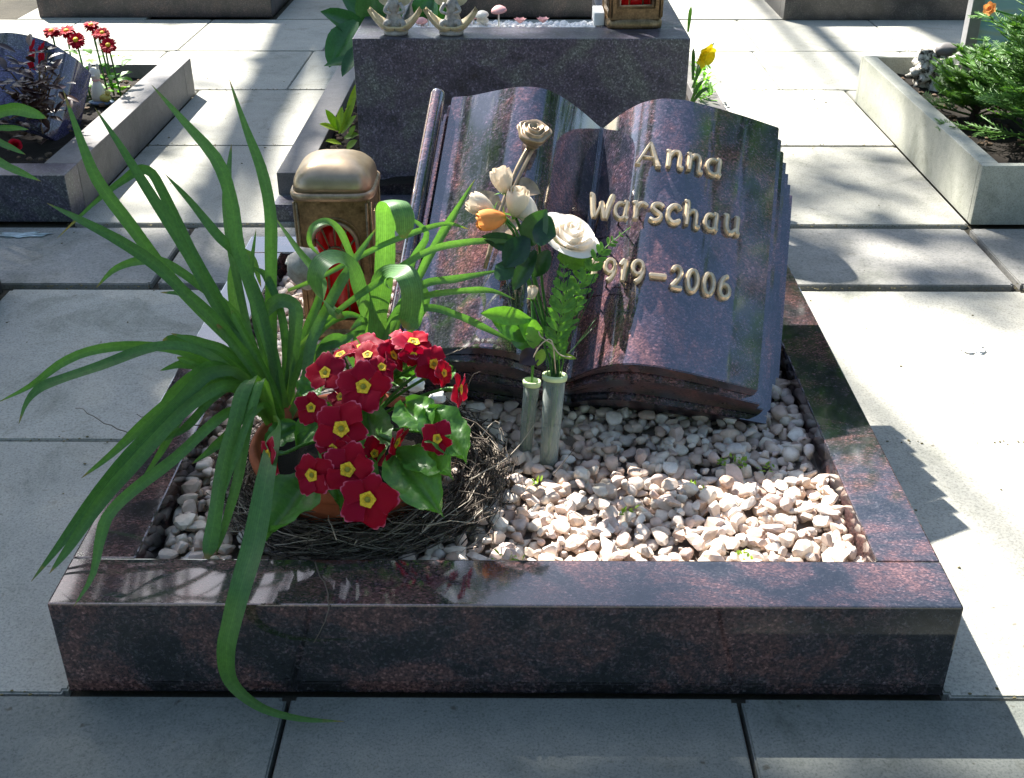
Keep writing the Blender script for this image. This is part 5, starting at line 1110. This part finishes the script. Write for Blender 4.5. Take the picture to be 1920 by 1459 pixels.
def trees():
    specs = [((-6.2, 11.3), 'maple like tree with an airy crown left behind the graves', -9, -.9), ((-4.0, 12.4), 'leafy tree with spreading limbs behind the middle graves', -.9, .9), ((-1.6, 12.8), 'tall leafy tree behind the right hand graves', .9, 9)]
    allP = [[], [], []]
    N = 150000; gx = rng.uniform(-4.5, 3.5, N); gy = rng.uniform(.3, 8.5, N); r = rng.random(N)
    cnt = 0
    for x, y, q in zip(gx, gy, r):
        l = litf(x, y); nz = noise.noise(Vector((x*5.5, y*5.5, 2.)))*.5+noise.noise(Vector((x*13, y*13, 7.)))*.3
        vis = (-1.9 < x < 2.2 and .7 < y < 5.6)
        if not vis: l = .5
        amp = l*(1-l)*4*.5
        cov = 1-l+nz*amp
        cov = min(1, max(0, cov))
        dens = min(1., 2.4*cov**2.) * (.75 if vis else .25)
        if l > .93 and nz > -.45: dens = 0
        if q > dens: continue
        t = 11.5+1.6*noise.noise(Vector((x*.9, y*.9, 4.)))*2+random.gauss(0, .5)
        P = Vector((x, y, 0))+S*t
        if 1.5 < y < 99 and P.z < 2.5: continue
        dv = (P-Vector((-.42, 1.1, .138))).normalized(); ev = math.degrees(math.asin(dv.z)); av = math.degrees(math.atan2(-dv.x, dv.y))
        if 25 < ev < 42 and 9 < av < 32.5 and random.random() < .96: continue  # crown opened here so bright sky reflects in the left kerb
        k = 0 if x < -.9 else (1 if x < .9 else 2); allP[k].append(P)
    for (bx, by), lab, _, _ in specs: pass
    for k, ((bx, by), lab, _, _) in enumerate(specs):
        P = allP[k]
        if not P: continue
        t = thing('tree', lab, 'tree', (bx, by, 0)); cen = sum(P, Vector())/len(P); base = Vector((bx, by, 0))
        fork = base+Vector((0, -.2, 4.6)); V, F = tube(catmull([base+Vector((0, 0, -.05)), base+Vector((.05, 0, 1.3)), fork, (fork+cen)/2+Vector((0, 0, .4)), cen], 16), [.2*(1-.055*i) for i in range(16)], 10); vf('trunk', V, F, BARK, t)
        rr = random.Random(k)
        for j in range(26):
            q = P[rr.randrange(len(P))]
            V, F = tube(catmull([fork+Vector((0, 0, rr.uniform(0, .6))), (fork*.45+q*.55)+Vector((0, 0, rr.uniform(.1, .5))), q], 9), [.06*(1-.11*i)+.004 for i in range(9)], 6); vf('limb', V, F, BARK, t)
        leafcloud(P, t, .135)
def leafcloud(P, t, size, name='crown'):
    P = np.array([tuple(p) for p in P]); n = len(P)
    d = rng.normal(size=(n, 3)); d /= np.linalg.norm(d, axis=1)[:, None]; e = rng.normal(size=(n, 3)); e -= d*(e*d).sum(1)[:, None]; e /= np.linalg.norm(e, axis=1)[:, None]
    L = size*rng.uniform(.6, 1.2, n)[:, None]; W_ = L*.36; nn = np.cross(d, e)
    V = np.stack([P, P+d*L*.35+e*W_+nn*L*.08, P+d*L, P+d*L*.35-e*W_+nn*L*.08], 1).reshape(-1, 3)-np.array(t.location)
    F = (np.arange(n)[:, None]*4+np.array([[0, 1, 2, 0, 2, 3]])).reshape(-1, 3)
    me = bpy.data.meshes.new(name); me.vertices.add(len(V)); me.vertices.foreach_set('co', V.ravel()); me.loops.add(F.size); me.loops.foreach_set('vertex_index', F.ravel().astype(np.int32)); me.polygons.add(len(F)); me.polygons.foreach_set('loop_start', np.arange(0, F.size, 3)); me.update(calc_edges=True)
    o = link(name, me, LEAF_TREE, t); return o
trees()
def backtree(x, y, H, R, lab, n=13000, z0=1.):
    t = thing('tree', lab, 'tree', (x, y, 0)); V, F = tube([(x, y, -.05), (x+.05, y, H*.4), (x, y+.1, H*.85)], [.22, .16, .03], 9); vf('trunk', V, F, BARK, t)
    cl = [Vector((random.gauss(0, R*.5), random.gauss(0, R*.45), z0+(H-z0)*random.random()**.8)) for _ in range(46)]; P = []
    for k in range(n):
        c = cl[random.randrange(46)]; f = max(.25, 1-abs((c.z-z0)/(H-z0)-.45)*1.2); d = Vector((random.gauss(0, 1), random.gauss(0, 1), random.gauss(0, .8)))*.42; P.append(Vector((x, y, 0))+Vector((c.x*f, c.y*f, c.z))+d)
    for c in cl[:14]: V, F = tube([(x, y, c.z*.6+.4), (x+c.x*.8, y+c.y*.8, c.z)], [.05, .012], 5); vf('limb', V, F, BARK, t)
    leafcloud(P, t, .2)
for k, (x, y, H, R, lab) in enumerate(((3.5, 12, 6.2, 2.2, 'dark tree beyond the graves to the right'), (8.2, 11, 8, 2.8, 'broad tree at the far right of the cemetery'), (-9.5, 12, 7., 2.5, 'broad tree at the far left of the cemetery'), (.4, 15, 6.4, 2.2, 'dark tree straight beyond the graves'), (4.5, -6, 8.5, 3., 'unseen tree added behind the viewer to the right to dim the sky light'), (-5, -5.5, 8.5, 3., 'unseen tree added behind the viewer to the left to dim the sky light'), (-7.5, 2.5, 9., 3., 'unseen tree added left of the graves to dim the sky light'), (7.5, 2.5, 9, 3., 'unseen tree added right of the graves to dim the sky light'), (0, -9, 8, 3., 'unseen broad tree added straight behind the viewer to dim the sky light'))):
    backtree(x, y, H, R, lab)  # side and rear trees are unseen, added to dim the sky light
